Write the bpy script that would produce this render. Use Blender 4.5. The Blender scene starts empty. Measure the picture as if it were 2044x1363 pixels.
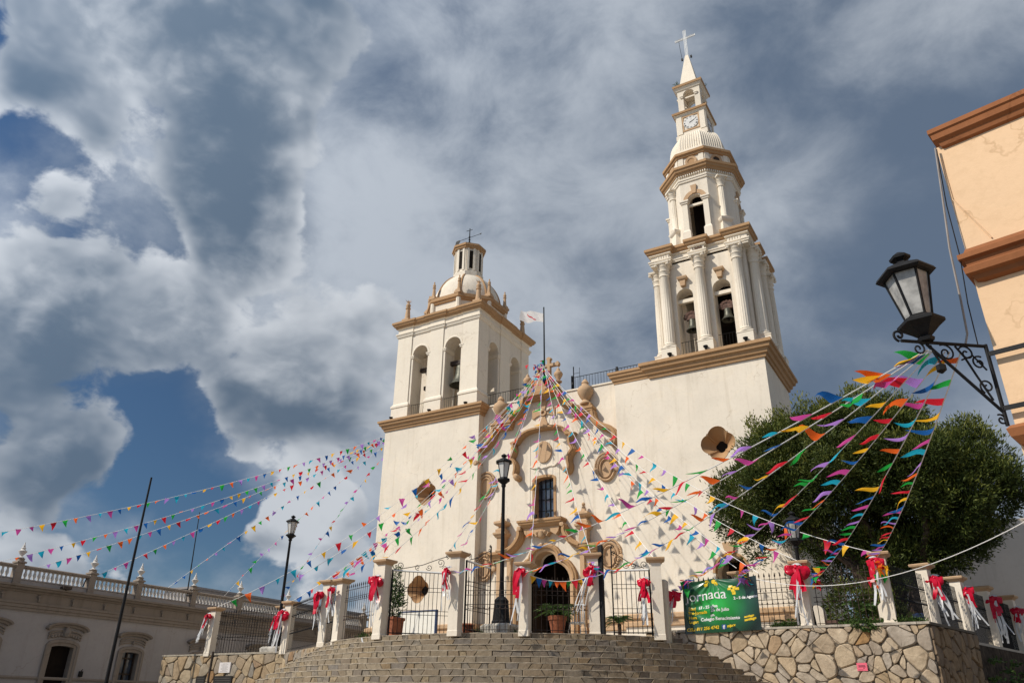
import bpy, math, random
import numpy as np
from mathutils import Matrix, Vector
R = math.radians
scene = bpy.context.scene
col = scene.collection
rng = random.Random(11)

# ------------------------------------------------------------------ camera
cam_d = bpy.data.cameras.new('camera'); cam = bpy.data.objects.new('camera', cam_d); col.objects.link(cam)
cam.matrix_world = (Matrix.Translation((17.2847, -32.8314, 1.55)) @ Matrix.Rotation(0.53256, 4, 'Z')
                    @ Matrix.Rotation(math.pi/2 + 0.44686, 4, 'X') @ Matrix.Rotation(0.014256, 4, 'Z'))
cam_d.sensor_width = 36; cam_d.lens = 27.012; cam_d.clip_start = 0.1; cam_d.clip_end = 5000
scene.camera = cam

# ------------------------------------------------------------------ exposure
vs = scene.view_settings
vs.view_transform = 'Standard'; vs.look = 'None'; vs.exposure = 0.08; vs.gamma = 1.0; vs.use_curve_mapping = False

# ------------------------------------------------------------------ sun: from front left of the church
SUN_AZ, SUN_EL = R(37), R(43)
to_sun = Vector((-math.sin(SUN_AZ)*math.cos(SUN_EL), -math.cos(SUN_AZ)*math.cos(SUN_EL), math.sin(SUN_EL)))
sd = bpy.data.lights.new('sun', 'SUN'); sd.energy = 4.0; sd.angle = R(0.55); sd.color = (1.0, 0.925, 0.81)
so = bpy.data.objects.new('sun', sd); col.objects.link(so); so.location = (-30, -40, 60)
so.rotation_euler = (-to_sun).to_track_quat('-Z', 'Y').to_euler()

# ------------------------------------------------------------------ sky: blue with broken cumulus below a grey veil
SKY_BANKS = [((-0.822, 0.5, 0.273), 0.068, 0.13), ((-0.759, 0.587, 0.282), 0.068, 0.13), ((-0.735, 0.625, 0.264), 0.043, 0.1), ((-0.856, 0.474, 0.207), 0.074, 0.1), ((-0.789, 0.327, 0.52), 0.056, 0.05), ((-0.517, 0.467, 0.717), 0.093, 0.14), ((-0.684, 0.375, 0.626), 0.143, 0.15), ((-0.653, 0.464, 0.598), 0.118, 0.25), ((-0.674, 0.511, 0.533), 0.093, 0.3), ((-0.696, 0.525, 0.49), 0.068, 0.18), ((-0.693, 0.463, 0.553), 0.081, 0.12), ((-0.583, 0.407, 0.704), 0.161, 0.18), ((-0.725, 0.274, 0.632), 0.124, 0.14), ((-0.775, 0.278, 0.568), 0.068, 0.12), ((-0.68, 0.311, 0.664), 0.099, 0.1), ((-0.805, 0.363, 0.468), 0.093, 0.13), ((-0.837, 0.374, 0.399), 0.093, 0.13), ((-0.787, 0.458, 0.413), 0.124, 0.08), ((-0.722, 0.569, 0.393), 0.161, 0.15), ((-0.656, 0.65, 0.383), 0.124, 0.16), ((-0.705, 0.633, 0.319), 0.124, 0.16), ((-0.635, 0.702, 0.322), 0.087, 0.12), ((-0.842, 0.441, 0.311), 0.136, 0.13), ((-0.868, 0.439, 0.233), 0.081, 0.1), ((-0.695, 0.685, 0.217), 0.093, 0.3), ((-0.733, 0.656, 0.179), 0.068, 0.16), ((-0.657, 0.728, 0.197), 0.062, 0.15), ((-0.85, 0.497, 0.172), 0.149, 0.16), ((-0.784, 0.602, 0.151), 0.099, 0.13), ((-0.796, 0.554, 0.244), 0.161, -0.17), ((-0.852, 0.458, 0.253), 0.074, -0.12), ((-0.746, 0.625, 0.231), 0.056, -0.15), ((-0.765, 0.609, 0.208), 0.062, -0.2), ((-0.711, 0.65, 0.267), 0.037, -0.1), ((-0.784, 0.308, 0.539), 0.062, -0.12), ((-0.849, 0.395, 0.35), 0.043, -0.12), ((-0.771, 0.392, 0.501), 0.074, -0.1), ((-0.466, 0.632, 0.62), 0.26, -0.12), ((-0.56, 0.618, 0.552), 0.093, -0.12), ((-0.299, 0.859, 0.417), 0.31, -0.22), ((-0.206, 0.934, 0.291), 0.248, -0.2), ((0.053, 0.88, 0.472), 0.372, -0.22), ((-0.128, 0.707, 0.696), 0.31, -0.16), ((-0.37, 0.592, 0.716), 0.155, -0.1), ((-0.024, 0.969, 0.245), 0.186, -0.2), ((-0.503, 0.831, 0.24), 0.186, -0.2)]
SKY_VEIL = [((-0.46, 0.622, 0.634), 0.558, 0.14), ((-0.047, 0.868, 0.495), 0.558, 0.3), ((-0.402, 0.78, 0.479), 0.434, 0.2), ((-0.708, 0.566, 0.422), 0.248, 0.1), ((-0.805, 0.542, 0.24), 0.205, -0.07), ((-0.804, 0.539, 0.251), 0.099, -0.02)]
SKY_DARK = [((-0.698, 0.619, 0.36), 0.149, 0.22), ((-0.859, 0.415, 0.3), 0.124, 0.3), ((-0.86, 0.461, 0.221), 0.099, 0.2), ((-0.656, 0.614, 0.438), 0.099, 0.1), ((-0.849, 0.449, 0.279), 0.161, 0.3), ((-0.803, 0.391, 0.45), 0.124, 0.3), ((-0.739, 0.252, 0.625), 0.099, 0.3), ((-0.791, 0.506, 0.343), 0.124, 0.15), ((-0.206, 0.934, 0.291), 0.186, 0.3), ((-0.409, 0.539, 0.736), 0.161, 0.12), ((-0.042, 0.926, 0.374), 0.26, 0.62), ((0.099, 0.861, 0.499), 0.223, 0.5), ((-0.036, 0.756, 0.654), 0.205, 0.15), ((-0.306, 0.831, 0.464), 0.124, 0.25), ((-0.672, 0.518, 0.53), 0.105, 0.62), ((-0.651, 0.461, 0.603), 0.118, 0.45), ((-0.704, 0.46, 0.541), 0.099, 0.3), ((-0.564, 0.418, 0.712), 0.174, 0.55), ((-0.138, 0.76, 0.635), 0.161, 0.22), ((-0.768, 0.277, 0.577), 0.124, 0.5), ((-0.724, 0.402, 0.561), 0.161, 0.2), ((-0.673, 0.673, 0.307), 0.112, 0.35), ((-0.37, 0.748, 0.551), 0.099, 0.1), ((-0.475, 0.553, 0.684), 0.093, 0.12), ((-0.849, 0.395, 0.35), 0.124, 0.15)]
SKY_BRIGHT = [((-0.694, 0.682, 0.229), 0.105, 0.85), ((-0.549, 0.613, 0.568), 0.118, 0.22), ((-0.705, 0.584, 0.402), 0.074, 0.15), ((-0.689, 0.601, 0.405), 0.112, 0.16), ((-0.857, 0.482, 0.181), 0.099, 0.06), ((-0.695, 0.321, 0.644), 0.068, 0.25), ((-0.607, 0.447, 0.657), 0.056, 0.28), ((-0.766, 0.307, 0.565), 0.05, 0.2), ((-0.412, 0.665, 0.622), 0.31, 0.12), ((-0.62, 0.647, 0.444), 0.155, 0.12), ((-0.024, 0.84, 0.542), 0.124, 0.14), ((-0.479, 0.786, 0.391), 0.186, 0.12)]
SKY_BLUE = (0.32, 0.42, 0.50)
world = bpy.data.worlds.new('World'); scene.world = world; world.use_nodes = True
def build_sky():
    nt = world.node_tree; nt.nodes.clear(); N = nt.nodes.new; L = nt.links.new
    def val(x): return x
    def math_(op, a, b=None, c=None, clamp=False):
        n = N('ShaderNodeMath'); n.operation = op; n.use_clamp = clamp
        for i, v in enumerate((a, b, c)):
            if v is None: continue
            if isinstance(v, (int, float)): n.inputs[i].default_value = v
            else: L(v, n.inputs[i])
        return n.outputs[0]
    def vmath(op, a, b=None):
        n = N('ShaderNodeVectorMath'); n.operation = op
        for i, v in enumerate((a, b)):
            if v is None: continue
            if isinstance(v, (tuple, list)): n.inputs[i].default_value = v
            else: L(v, n.inputs[i])
        return n
    def smooth(x, a, b):
        n = N('ShaderNodeMapRange'); n.interpolation_type = 'SMOOTHSTEP'
        L(x, n.inputs['Value']); n.inputs['From Min'].default_value = a; n.inputs['From Max'].default_value = b
        return n.outputs[0]
    def noise(vec, scale, detail, rough, dist=0.0):
        n = N('ShaderNodeTexNoise'); L(vec, n.inputs['Vector'])
        n.inputs['Scale'].default_value = scale; n.inputs['Detail'].default_value = detail
        n.inputs['Roughness'].default_value = rough; n.inputs['Distortion'].default_value = dist
        return n.outputs['Fac']
    def mix(f, a, b):
        n = N('ShaderNodeMix'); n.data_type = 'RGBA'
        if isinstance(f, (int, float)): n.inputs['Factor'].default_value = f
        else: L(f, n.inputs['Factor'])
        for s, v in (('A', a), ('B', b)):
            k = [i for i in n.inputs if i.name == s and i.type == 'RGBA'][0]
            if isinstance(v, (tuple, list)): k.default_value = (*v, 1)
            else: L(v, k)
        return [o for o in n.outputs if o.type == 'RGBA'][0]
    tc = N('ShaderNodeTexCoord'); d = vmath('NORMALIZE', tc.outputs['Generated']).outputs[0]
    sky = N('ShaderNodeTexSky'); sky.sky_type = 'NISHITA'; sky.sun_disc = False
    sky.sun_elevation = SUN_EL; sky.sun_rotation = math.atan2(to_sun.x, to_sun.y)
    sky.air_density = 1.0; sky.dust_density = 0.6; sky.ozone_density = 2.0
    q = vmath('MULTIPLY', d, (2.0, 2.0, 2.9)).outputs[0]
    def blob(dirv, rad, amp):
        dv = Vector(dirv).normalized()
        dist = vmath('DISTANCE', d, tuple(dv)).outputs['Value']
        return math_('MULTIPLY', smooth(dist, rad, rad*0.25), amp)
    def addall(xs):
        o = xs[0]
        for x in xs[1:]: o = math_('ADD', o, x)
        return o
    # cloud banks and clearings stand where the photograph shows them, in world directions
    banks = addall([blob(v, r, a) for v, r, a in SKY_BANKS])
    veilb = addall([blob(v, r, a) for v, r, a in SKY_VEIL])
    dark = addall([blob(v, r, a) for v, r, a in SKY_DARK])
    bright = addall([blob(v, r, a) for v, r, a in SKY_BRIGHT])
    # veil: high, soft, grey, with faint folds
    nv = noise(q, 1.7, 6, 0.52, 0.25); nv2 = noise(vmath('ADD', q, (7.3, 2.1, 1.0)).outputs[0], 4.2, 7, 0.60, 0.3)
    veil = smooth(math_('ADD', math_('ADD', math_('MULTIPLY', nv, 0.62), math_('MULTIPLY', nv2, 0.18)), veilb), 0.30, 0.56)
    vs_ = math_('ADD', math_('MULTIPLY', nv, 0.5), math_('MULTIPLY', nv2, 0.5))
    vshade = smooth(math_('ADD', vs_, math_('MULTIPLY', math_('SUBTRACT', bright, math_('MULTIPLY', dark, math_('ADD', 0.25, math_('MULTIPLY', nv2, 1.5)))), 0.30)), 0.27, 0.62)
    vcol = mix(vshade, (1.15, 1.58, 2.28), (4.3, 4.72, 5.3))
    blue = N('ShaderNodeVectorMath'); blue.operation = 'MULTIPLY'; L(sky.outputs[0], blue.inputs[0]); blue.inputs[1].default_value = SKY_BLUE
    c1 = mix(math_('MULTIPLY', veil, 0.95), blue.outputs[0], vcol)
    # cumulus: billowy broken edges, lit towards the sun, slate undersides
    qa = vmath('ADD', q, (3.1, -4.7, 0.6)).outputs[0]
    warp = N('ShaderNodeTexNoise'); L(qa, warp.inputs['Vector']); warp.inputs['Scale'].default_value = 5.0; warp.inputs['Detail'].default_value = 3
    wv = vmath('SCALE', vmath('SUBTRACT', warp.outputs['Color'], (0.5, 0.5, 0.5)).outputs[0]); wv.inputs['Scale'].default_value = 0.09
    qa = vmath('ADD', qa, wv.outputs[0]).outputs[0]
    nc = noise(qa, 2.4, 6, 0.52, 0.0)
    ncs = noise(vmath('ADD', qa, (-0.05, -0.03, 0.07)).outputs[0], 2.4, 4, 0.5, 0.0)
    puff = noise(qa, 6.5, 7, 0.56, 0.0); pufs = noise(vmath('ADD', qa, (-0.03, -0.015, 0.045)).outputs[0], 6.5, 3, 0.5, 0.0)
    dens = math_('ADD', math_('ADD', math_('MULTIPLY', nc, 0.74), math_('MULTIPLY', puff, 0.30)), math_('MULTIPLY', banks, 0.62))
    cum = smooth(dens, 0.545, 0.605)
    rim = smooth(dens, 0.70, 0.56)
    lit = math_('ADD', math_('MULTIPLY', math_('SUBTRACT', nc, ncs), 2.6), math_('MULTIPLY', math_('SUBTRACT', puff, pufs), 1.15))
    light = smooth(math_('ADD', math_('ADD', lit, math_('MULTIPLY', rim, 0.34)), math_('SUBTRACT', math_('MULTIPLY', bright, 0.9), math_('MULTIPLY', dark, 0.62))), -0.55, 0.80)
    ccol = mix(light, (0.98, 1.40, 1.98), (5.5, 5.8, 6.2))
    c2 = mix(math_('MULTIPLY', cum, 0.92), c1, ccol)
    # cloud towards the sun glows more than cloud away from it (forward scattering)
    dp = math_('MAXIMUM', vmath('DOT_PRODUCT', d, tuple(to_sun)).outputs['Value'], 0.0)
    gl = math_('ADD', 1.0, math_('MULTIPLY', math_('MULTIPLY', dp, dp), 1.3))
    c3 = vmath('SCALE', c2); L(gl, c3.inputs['Scale'])
    bg = N('ShaderNodeBackground'); L(c3.outputs[0], bg.inputs[0]); bg.inputs[1].default_value = 0.1
    try: world.cycles.sampling_method = 'MANUAL'; world.cycles.sample_map_resolution = 256
    except Exception: pass
    out = N('ShaderNodeOutputWorld'); L(bg.outputs[0], out.inputs[0])
build_sky()

# ================================================================== helpers
class MB:
    """collects shapes; build() links them as ONE mesh object"""
    def __init__(s): s.v = []; s.f = []; s.m = []
    def add(s, vs, fs, mi=0):
        o = len(s.v); s.v += [tuple(p) for p in vs]; s.f += [tuple(i+o for i in f) for f in fs]; s.m += [mi]*len(fs); return s
    def box(s, x0, x1, y0, y1, z0, z1, mi=0):
        return s.add([(x0,y0,z0),(x1,y0,z0),(x1,y1,z0),(x0,y1,z0),(x0,y0,z1),(x1,y0,z1),(x1,y1,z1),(x0,y1,z1)],
                     [(0,3,2,1),(4,5,6,7),(0,1,5,4),(1,2,6,5),(2,3,7,6),(3,0,4,7)], mi)
    def ring(s, poly, prof, mi=0, cap=True):
        """profile [(out, z)] carried round a CCW polygon (mitred)"""
        n = len(poly); dirs = []
        for i in range(n):
            p0, p1, p2 = Vector(poly[i-1]), Vector(poly[i]), Vector(poly[(i+1) % n])
            e1 = (p1-p0).normalized(); e2 = (p2-p1).normalized()
            n1 = Vector((e1.y, -e1.x)); n2 = Vector((e2.y, -e2.x)); b = (n1+n2)
            b = b / max(1e-6, b.length_squared/2); dirs.append(b)
        vs = [(poly[i][0]+dirs[i].x*o, poly[i][1]+dirs[i].y*o, z) for o, z in prof for i in range(n)]
        fs = [(k*n+i, k*n+(i+1) % n, (k+1)*n+(i+1) % n, (k+1)*n+i) for k in range(len(prof)-1) for i in range(n)]
        if cap: fs += [tuple(reversed(range(n))), tuple(range((len(prof)-1)*n, len(prof)*n))]
        return s.add(vs, fs, mi)
    def lathe(s, prof, c=(0,0,0), n=14, mi=0, cap=True, flute=0, fdepth=0.0, frange=None):
        vs = []
        for k, (r, z) in enumerate(prof):
            for i in range(n):
                a = 2*math.pi*i/n; rr = r
                if flute and frange and frange[0] <= k <= frange[1]: rr = r*(1-fdepth*(1 if (i % 2) else 0))
                vs.append((c[0]+rr*math.cos(a), c[1]+rr*math.sin(a), c[2]+z))
        fs = [(k*n+i, k*n+(i+1) % n, (k+1)*n+(i+1) % n, (k+1)*n+i) for k in range(len(prof)-1) for i in range(n)]
        if cap: fs += [tuple(reversed(range(n))), tuple(range((len(prof)-1)*n, len(prof)*n))]
        return s.add(vs, fs, mi)
    def tube(s, path, r, n=6, mi=0):
        P = [Vector(p) for p in path]; m = len(P)
        rs = r if isinstance(r, (list, tuple)) else [r]*m
        t0 = (P[1]-P[0]).normalized(); up = Vector((0,0,1)) if abs(t0.z) < 0.9 else Vector((1,0,0))
        nrm = t0.cross(up).normalized(); vs = []
        for i in range(m):
            t = (P[min(i+1, m-1)]-P[max(i-1, 0)]).normalized()
            nrm = (nrm - t*nrm.dot(t)).normalized(); b = t.cross(nrm)
            for k in range(n):
                a = 2*math.pi*k/n; vs.append(P[i]+(nrm*math.cos(a)+b*math.sin(a))*rs[i])
        fs = [(i*n+k, i*n+(k+1) % n, (i+1)*n+(k+1) % n, (i+1)*n+k) for i in range(m-1) for k in range(n)]
        fs += [tuple(reversed(range(n))), tuple(range((m-1)*n, m*n))]
        return s.add(vs, fs, mi)
    def sweep(s, path, prof, yb, mi=0, closed=False):
        """profile [(n, out)] swept along a path in the XZ plane, standing proud of the plane Y = yb"""
        P = [Vector(p) for p in path]; m = len(P); k = len(prof); vs = []
        for i in range(m):
            a = P[i-1] if (i > 0 or closed) else P[i]; b = P[(i+1) % m] if (i < m-1 or closed) else P[i]
            e1 = (P[i]-a); e2 = (b-P[i])
            e1 = e1.normalized() if e1.length > 1e-9 else e2.normalized(); e2 = e2.normalized() if e2.length > 1e-9 else e1
            n1 = Vector((-e1.y, e1.x)); n2 = Vector((-e2.y, e2.x)); nn = n1+n2; l2 = nn.length_squared
            nn = nn/max(0.7, l2/2) if l2 > 1e-6 else n1
            for u, o in prof: vs.append((P[i].x+nn.x*u, yb-o, P[i].y+nn.y*u))
        rg = m if closed else m-1
        fs = [(i*k+j, ((i+1) % m)*k+j, ((i+1) % m)*k+(j+1) % k, i*k+(j+1) % k) for i in range(rg) for j in range(k)]
        if not closed: fs += [tuple(range(k)), tuple(reversed(range((m-1)*k, m*k)))]
        return s.add(vs, fs, mi)
    def prism_xz(s, poly, y0, y1, mi=0):
        n = len(poly); vs = [(x, y0, z) for x, z in poly]+[(x, y1, z) for x, z in poly]
        fs = [tuple(range(n)), tuple(reversed(range(n, 2*n)))]+[(i, i+n, (i+1) % n+n, (i+1) % n) for i in range(n)]
        return s.add(vs, fs, mi)
    def prism_xy(s, poly, z0, z1, mi=0):
        n = len(poly); vs = [(x, y, z0) for x, y in poly]+[(x, y, z1) for x, y in poly]
        fs = [tuple(reversed(range(n))), tuple(range(n, 2*n))]+[(i, (i+1) % n, (i+1) % n+n, i+n) for i in range(n)]
        return s.add(vs, fs, mi)
    def wall(s, u0, u1, z0, z1, d0, d1, ops, M=None, mi=0):
        """wall in local (u, depth, z) with openings; each opening is a list of samples (u, zlow, zhigh)"""
        vs = []; fs = []
        def q(*p):
            o = len(vs); vs.extend(p); fs.append((o, o+1, o+2, o+3))
        def strip(a, b, za, zb, za2=None, zb2=None):    # both skins, quad from (a, za..zb) to (b, za2..zb2)
            za2 = za if za2 is None else za2; zb2 = zb if zb2 is None else zb2
            q((a,d0,za),(b,d0,za2),(b,d0,zb2),(a,d0,zb)); q((a,d1,zb),(b,d1,zb2),(b,d1,za2),(a,d1,za))
        cur = u0
        for op in sorted(ops, key=lambda o: o[0][0]):
            if op[0][0] > cur+1e-6: strip(cur, op[0][0], z0, z1)
            for (a, l1, h1), (b, l2, h2) in zip(op[:-1], op[1:]):
                strip(a, b, h1, z1, h2, z1); q((a,d0,h1),(b,d0,h2),(b,d1,h2),(a,d1,h1))
                if max(l1, l2) > z0+1e-6:
                    strip(a, b, z0, l1, z0, l2); q((a,d1,l1),(b,d1,l2),(b,d0,l2),(a,d0,l1))
            a, l, h = op[0]; q((a,d0,l),(a,d0,h),(a,d1,h),(a,d1,l))
            a, l, h = op[-1]; q((a,d1,l),(a,d1,h),(a,d0,h),(a,d0,l))
            cur = op[-1][0]
        if cur < u1-1e-6: strip(cur, u1, z0, z1)
        q((u0,d0,z1),(u1,d0,z1),(u1,d1,z1),(u0,d1,z1)); q((u0,d1,z0),(u1,d1,z0),(u1,d0,z0),(u0,d0,z0))
        q((u0,d1,z0),(u0,d0,z0),(u0,d0,z1),(u0,d1,z1)); q((u1,d0,z0),(u1,d1,z0),(u1,d1,z1),(u1,d0,z1))
        if M is not None: vs = [tuple(M @ Vector(p)) for p in vs]
        return s.add(vs, fs, mi)
    def move(s, M):
        s.v = [tuple(M @ Vector(p)) for p in s.v]; return s
    def mesh(s, name, mats, smooth=None, weld=False):
        me = bpy.data.meshes.new(name); me.from_pydata(s.v, [], s.f)
        mats = mats if isinstance(mats, (list, tuple)) else [mats]
        for m in mats: me.materials.append(m)
        if len(mats) > 1: me.polygons.foreach_set('material_index', s.m)
        if smooth is not None:
            me.polygons.foreach_set('use_smooth', [True]*len(me.polygons)); me.update()
            try: me.set_sharp_from_angle(angle=R(smooth))
            except Exception: pass
        me.update(); return me
    def build(s, name, mats, parent=None, smooth=None):
        return link(name, s.mesh(name, mats, smooth), parent)

def wm(o):
    m = o.matrix_basis.copy()
    return m if o.parent is None else wm(o.parent) @ o.matrix_parent_inverse @ m
def link(name, me, parent=None, M=None):
    """meshes are given in world space, or in their own frame with the world matrix M"""
    o = bpy.data.objects.new(name, me); col.objects.link(o)
    if parent is not None:
        o.parent = parent; o.matrix_parent_inverse = wm(parent).inverted()
    if M is not None: o.matrix_basis = M
    return o
def tag(o, label, cat, group=None, kind=None):
    o['label'] = label; o['category'] = cat
    if group: o['group'] = group
    if kind: o['kind'] = kind
    return o
def struct(o): o['kind'] = 'structure'; return o
def thing(name, label, cat, loc=(0,0,0), group=None, rz=0.0):
    o = bpy.data.objects.new(name, None); col.objects.link(o); o.empty_display_size = 0.2
    o.location = loc; o.rotation_euler = (0, 0, rz)
    return tag(o, label, cat, group)
def local(o_loc):           # move a mesh given in world space into the frame of an unrotated Empty
    return Matrix.Translation(-Vector(o_loc))
def kids(o): return [c for c in o.children]
def copy_tree(o, parent=None):
    c = o.copy(); col.objects.link(c); c.parent = parent
    for ch in kids(o): copy_tree(ch, c)
    return c
def arch(a, b, zb, zs, n=12, rise=None):
    c = (a+b)/2; r = (b-a)/2; h = r if rise is None else rise
    return [(c-r*math.cos(math.pi*i/n), zb, zs+h*math.sin(math.pi*i/n)) for i in range(n+1)]
def regpoly(c, ap, n=8, rot=None):
    rr = ap/math.cos(math.pi/n); rot = math.pi/n if rot is None else rot
    return [(c[0]+rr*math.cos(rot+2*math.pi*i/n), c[1]+rr*math.sin(rot+2*math.pi*i/n)) for i in range(n)]
def rect(x0, x1, y0, y1): return [(x0,y0),(x1,y0),(x1,y1),(x0,y1)]
def mould(w, p): return [(-.5*w,-.01),(-.5*w,.5*p),(-.36*w,.56*p),(-.33*w,.76*p),(-.14*w,.8*p),(-.1*w,p),(.3*w,p),(.36*w,.88*p),(.5*w,.84*p),(.5*w,-.01)]
def text_mesh(txt, size, extrude=0.0, bold=0.0, align='LEFT', shear=0.0):
    cu = bpy.data.curves.new('txt', 'FONT'); cu.body = txt; cu.size = size; cu.extrude = extrude; cu.offset = bold; cu.align_x = align; cu.shear = shear
    cu.resolution_u = 3
    ob = bpy.data.objects.new('txt', cu); col.objects.link(ob)
    dg = bpy.context.evaluated_depsgraph_get(); me = bpy.data.meshes.new_from_object(ob.evaluated_get(dg))
    bpy.data.objects.remove(ob); bpy.data.curves.remove(cu); return me
def text_into(mb, txt, size, fn, mi=0, bold=0.0, align='LEFT', shear=0.0):
    me = text_mesh(txt, size, 0.0, bold, align, shear)
    mb.add([fn(v.co.x, v.co.y) for v in me.vertices], [tuple(p.vertices) for p in me.polygons], mi); bpy.data.meshes.remove(me)

# ================================================================== materials
def mat(name, build):
    m = bpy.data.materials.new(name); m.use_nodes = True; nt = m.node_tree; nt.nodes.clear()
    out = nt.nodes.new('ShaderNodeOutputMaterial'); b = nt.nodes.new('ShaderNodeBsdfPrincipled'); nt.links.new(b.outputs[0], out.inputs[0])
    build(nt, b, out); return m
def ramp(nt, fac, stops):
    n = nt.nodes.new('ShaderNodeValToRGB'); nt.links.new(fac, n.inputs[0]); e = n.color_ramp.elements
    while len(e) > 1: e.remove(e[-1])
    e[0].position = stops[0][0]; e[0].color = (*stops[0][1], 1)
    for p, c in stops[1:]:
        x = e.new(p); x.color = (*c, 1)
    return n.outputs[0]
def tnoise(nt, scale, detail=5, rough=0.55, sc=(1,1,1), coord='Object', dist=0.0):
    geo = nt.nodes.new('ShaderNodeNewGeometry'); mp = nt.nodes.new('ShaderNodeMapping'); mp.inputs['Scale'].default_value = sc
    nt.links.new(geo.outputs['Position'], mp.inputs[0])
    n = nt.nodes.new('ShaderNodeTexNoise'); nt.links.new(mp.outputs[0], n.inputs['Vector'])
    n.inputs['Scale'].default_value = scale; n.inputs['Detail'].default_value = detail; n.inputs['Roughness'].default_value = rough; n.inputs['Distortion'].default_value = dist
    return n.outputs['Fac']
def mixc(nt, f, a, b, mode='MIX'):
    n = nt.nodes.new('ShaderNodeMix'); n.data_type = 'RGBA'; n.blend_type = mode
    if isinstance(f, (int, float)): n.inputs[0].default_value = f
    else: nt.links.new(f, n.inputs[0])
    for k, v in ((6, a), (7, b)):
        if isinstance(v, (tuple, list)): n.inputs[k].default_value = (*v, 1)
        else: nt.links.new(v, n.inputs[k])
    return n.outputs[2]
def bump(nt, b, h, strength=0.3, dist=0.02):
    n = nt.nodes.new('ShaderNodeBump'); n.inputs['Strength'].default_value = strength; n.inputs['Distance'].default_value = dist
    nt.links.new(h, n.inputs['Height']); nt.links.new(n.outputs[0], b.inputs['Normal'])
def plaster(name, c, dirt=(0.8,0.76,0.70), rough=0.85, amt=1.0):
    """painted render: blotches, rain drips, repaired patches, hairline cracks, fine trowel relief"""
    def f(nt, b, out):
        big = ramp(nt, tnoise(nt, 0.55, 5, 0.6), [(0.36, tuple(x*(1-0.08*amt) for x in c)), (0.62, c)])
        streak = ramp(nt, tnoise(nt, 1.7, 5, 0.65, (2.0, 2.0, 0.13)), [(0.30, tuple(d*(1-0.06*amt) for d in dirt)), (0.47, (1,1,1))])
        patch = ramp(nt, tnoise(nt, 0.9, 2, 0.4, (1,1,1.3), dist=1.2), [(0.60, (1,1,1)), (0.625, (1.05,1.035,1.01)), (0.72, (0.97,0.955,0.93))])
        fine = ramp(nt, tnoise(nt, 7.0, 5, 0.7), [(0.28, (0.90,0.885,0.86)), (0.5, (1,1,1))])
        x = mixc(nt, min(1.0, 0.34*amt), big, streak, 'MULTIPLY'); x = mixc(nt, 0.5*min(1, amt), x, patch, 'MULTIPLY'); x = mixc(nt, 0.7, x, fine, 'MULTIPLY')
        geo = nt.nodes.new('ShaderNodeNewGeometry'); vo = nt.nodes.new('ShaderNodeTexVoronoi'); vo.feature = 'DISTANCE_TO_EDGE'; vo.inputs['Scale'].default_value = 0.55
        nw = nt.nodes.new('ShaderNodeTexNoise'); nw.inputs['Scale'].default_value = 2.2; nw.inputs['Detail'].default_value = 4; nt.links.new(geo.outputs['Position'], nw.inputs['Vector'])
        ad = nt.nodes.new('ShaderNodeVectorMath'); ad.operation = 'MULTIPLY_ADD'; nt.links.new(nw.outputs['Color'], ad.inputs[0]); ad.inputs[1].default_value = (1.1,1.1,1.1); nt.links.new(geo.outputs['Position'], ad.inputs[2])
        nt.links.new(ad.outputs[0], vo.inputs['Vector'])
        crack = ramp(nt, vo.outputs['Distance'], [(0.0, (0.80,0.77,0.73)), (0.006, (0.88,0.86,0.83)), (0.010, (1,1,1))])
        msk = ramp(nt, tnoise(nt, 0.45, 3, 0.5), [(0.50, (0,0,0)), (0.60, (1,1,1))])
        x = mixc(nt, msk, x, mixc(nt, 1.0, x, crack, 'MULTIPLY'))
        nt.links.new(x, b.inputs['Base Color']); b.inputs['Roughness'].default_value = rough; b.inputs['Specular IOR Level'].default_value = 0.25
        bump(nt, b, tnoise(nt, 9, 5, 0.7), 0.25, 0.02)
    return mat(name, f)
def plain(name, c, rough=0.6, metal=0.0, spec=0.4, var=0.12, sc=6.0, bmp=0.0):
    def f(nt, b, out):
        nt.links.new(ramp(nt, tnoise(nt, sc, 5, 0.6), [(0.3, tuple(x*(1-var*1.6) for x in c)), (0.65, tuple(min(1, x*(1+var)) for x in c))]), b.inputs['Base Color'])
        b.inputs['Roughness'].default_value = rough; b.inputs['Metallic'].default_value = metal; b.inputs['Specular IOR Level'].default_value = spec
        if bmp: bump(nt, b, tnoise(nt, sc*4, 5, 0.65), bmp, 0.01)
    return mat(name, f)
def per_object(name, stops, rough=0.85, sc=7.0, bmp=0.5, joined=False, cell=0.4):
    """stone: every piece has its own tint, with grain on top"""
    def f(nt, b, out):
        oi = nt.nodes.new('ShaderNodeObjectInfo'); base = ramp(nt, oi.outputs['Random'], stops)
        g = ramp(nt, tnoise(nt, sc, 8, 0.68), [(0.25, (0.55,0.52,0.48)), (0.45, (0.88,0.86,0.83)), (0.7, (1.12,1.1,1.08))])
        st = ramp(nt, tnoise(nt, 2.3, 4, 0.6), [(0.35, (0.78,0.74,0.7)), (0.6, (1.05,1.04,1.02))])
        x = mixc(nt, 0.9, base, g, 'MULTIPLY'); x = mixc(nt, 0.7, x, st, 'MULTIPLY')
        nt.links.new(x, b.inputs['Base Color']); b.inputs['Roughness'].default_value = rough; b.inputs['Specular IOR Level'].default_value = 0.25
        bump(nt, b, tnoise(nt, 14, 8, 0.72), bmp, 0.03)
    return mat(name, f)
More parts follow.
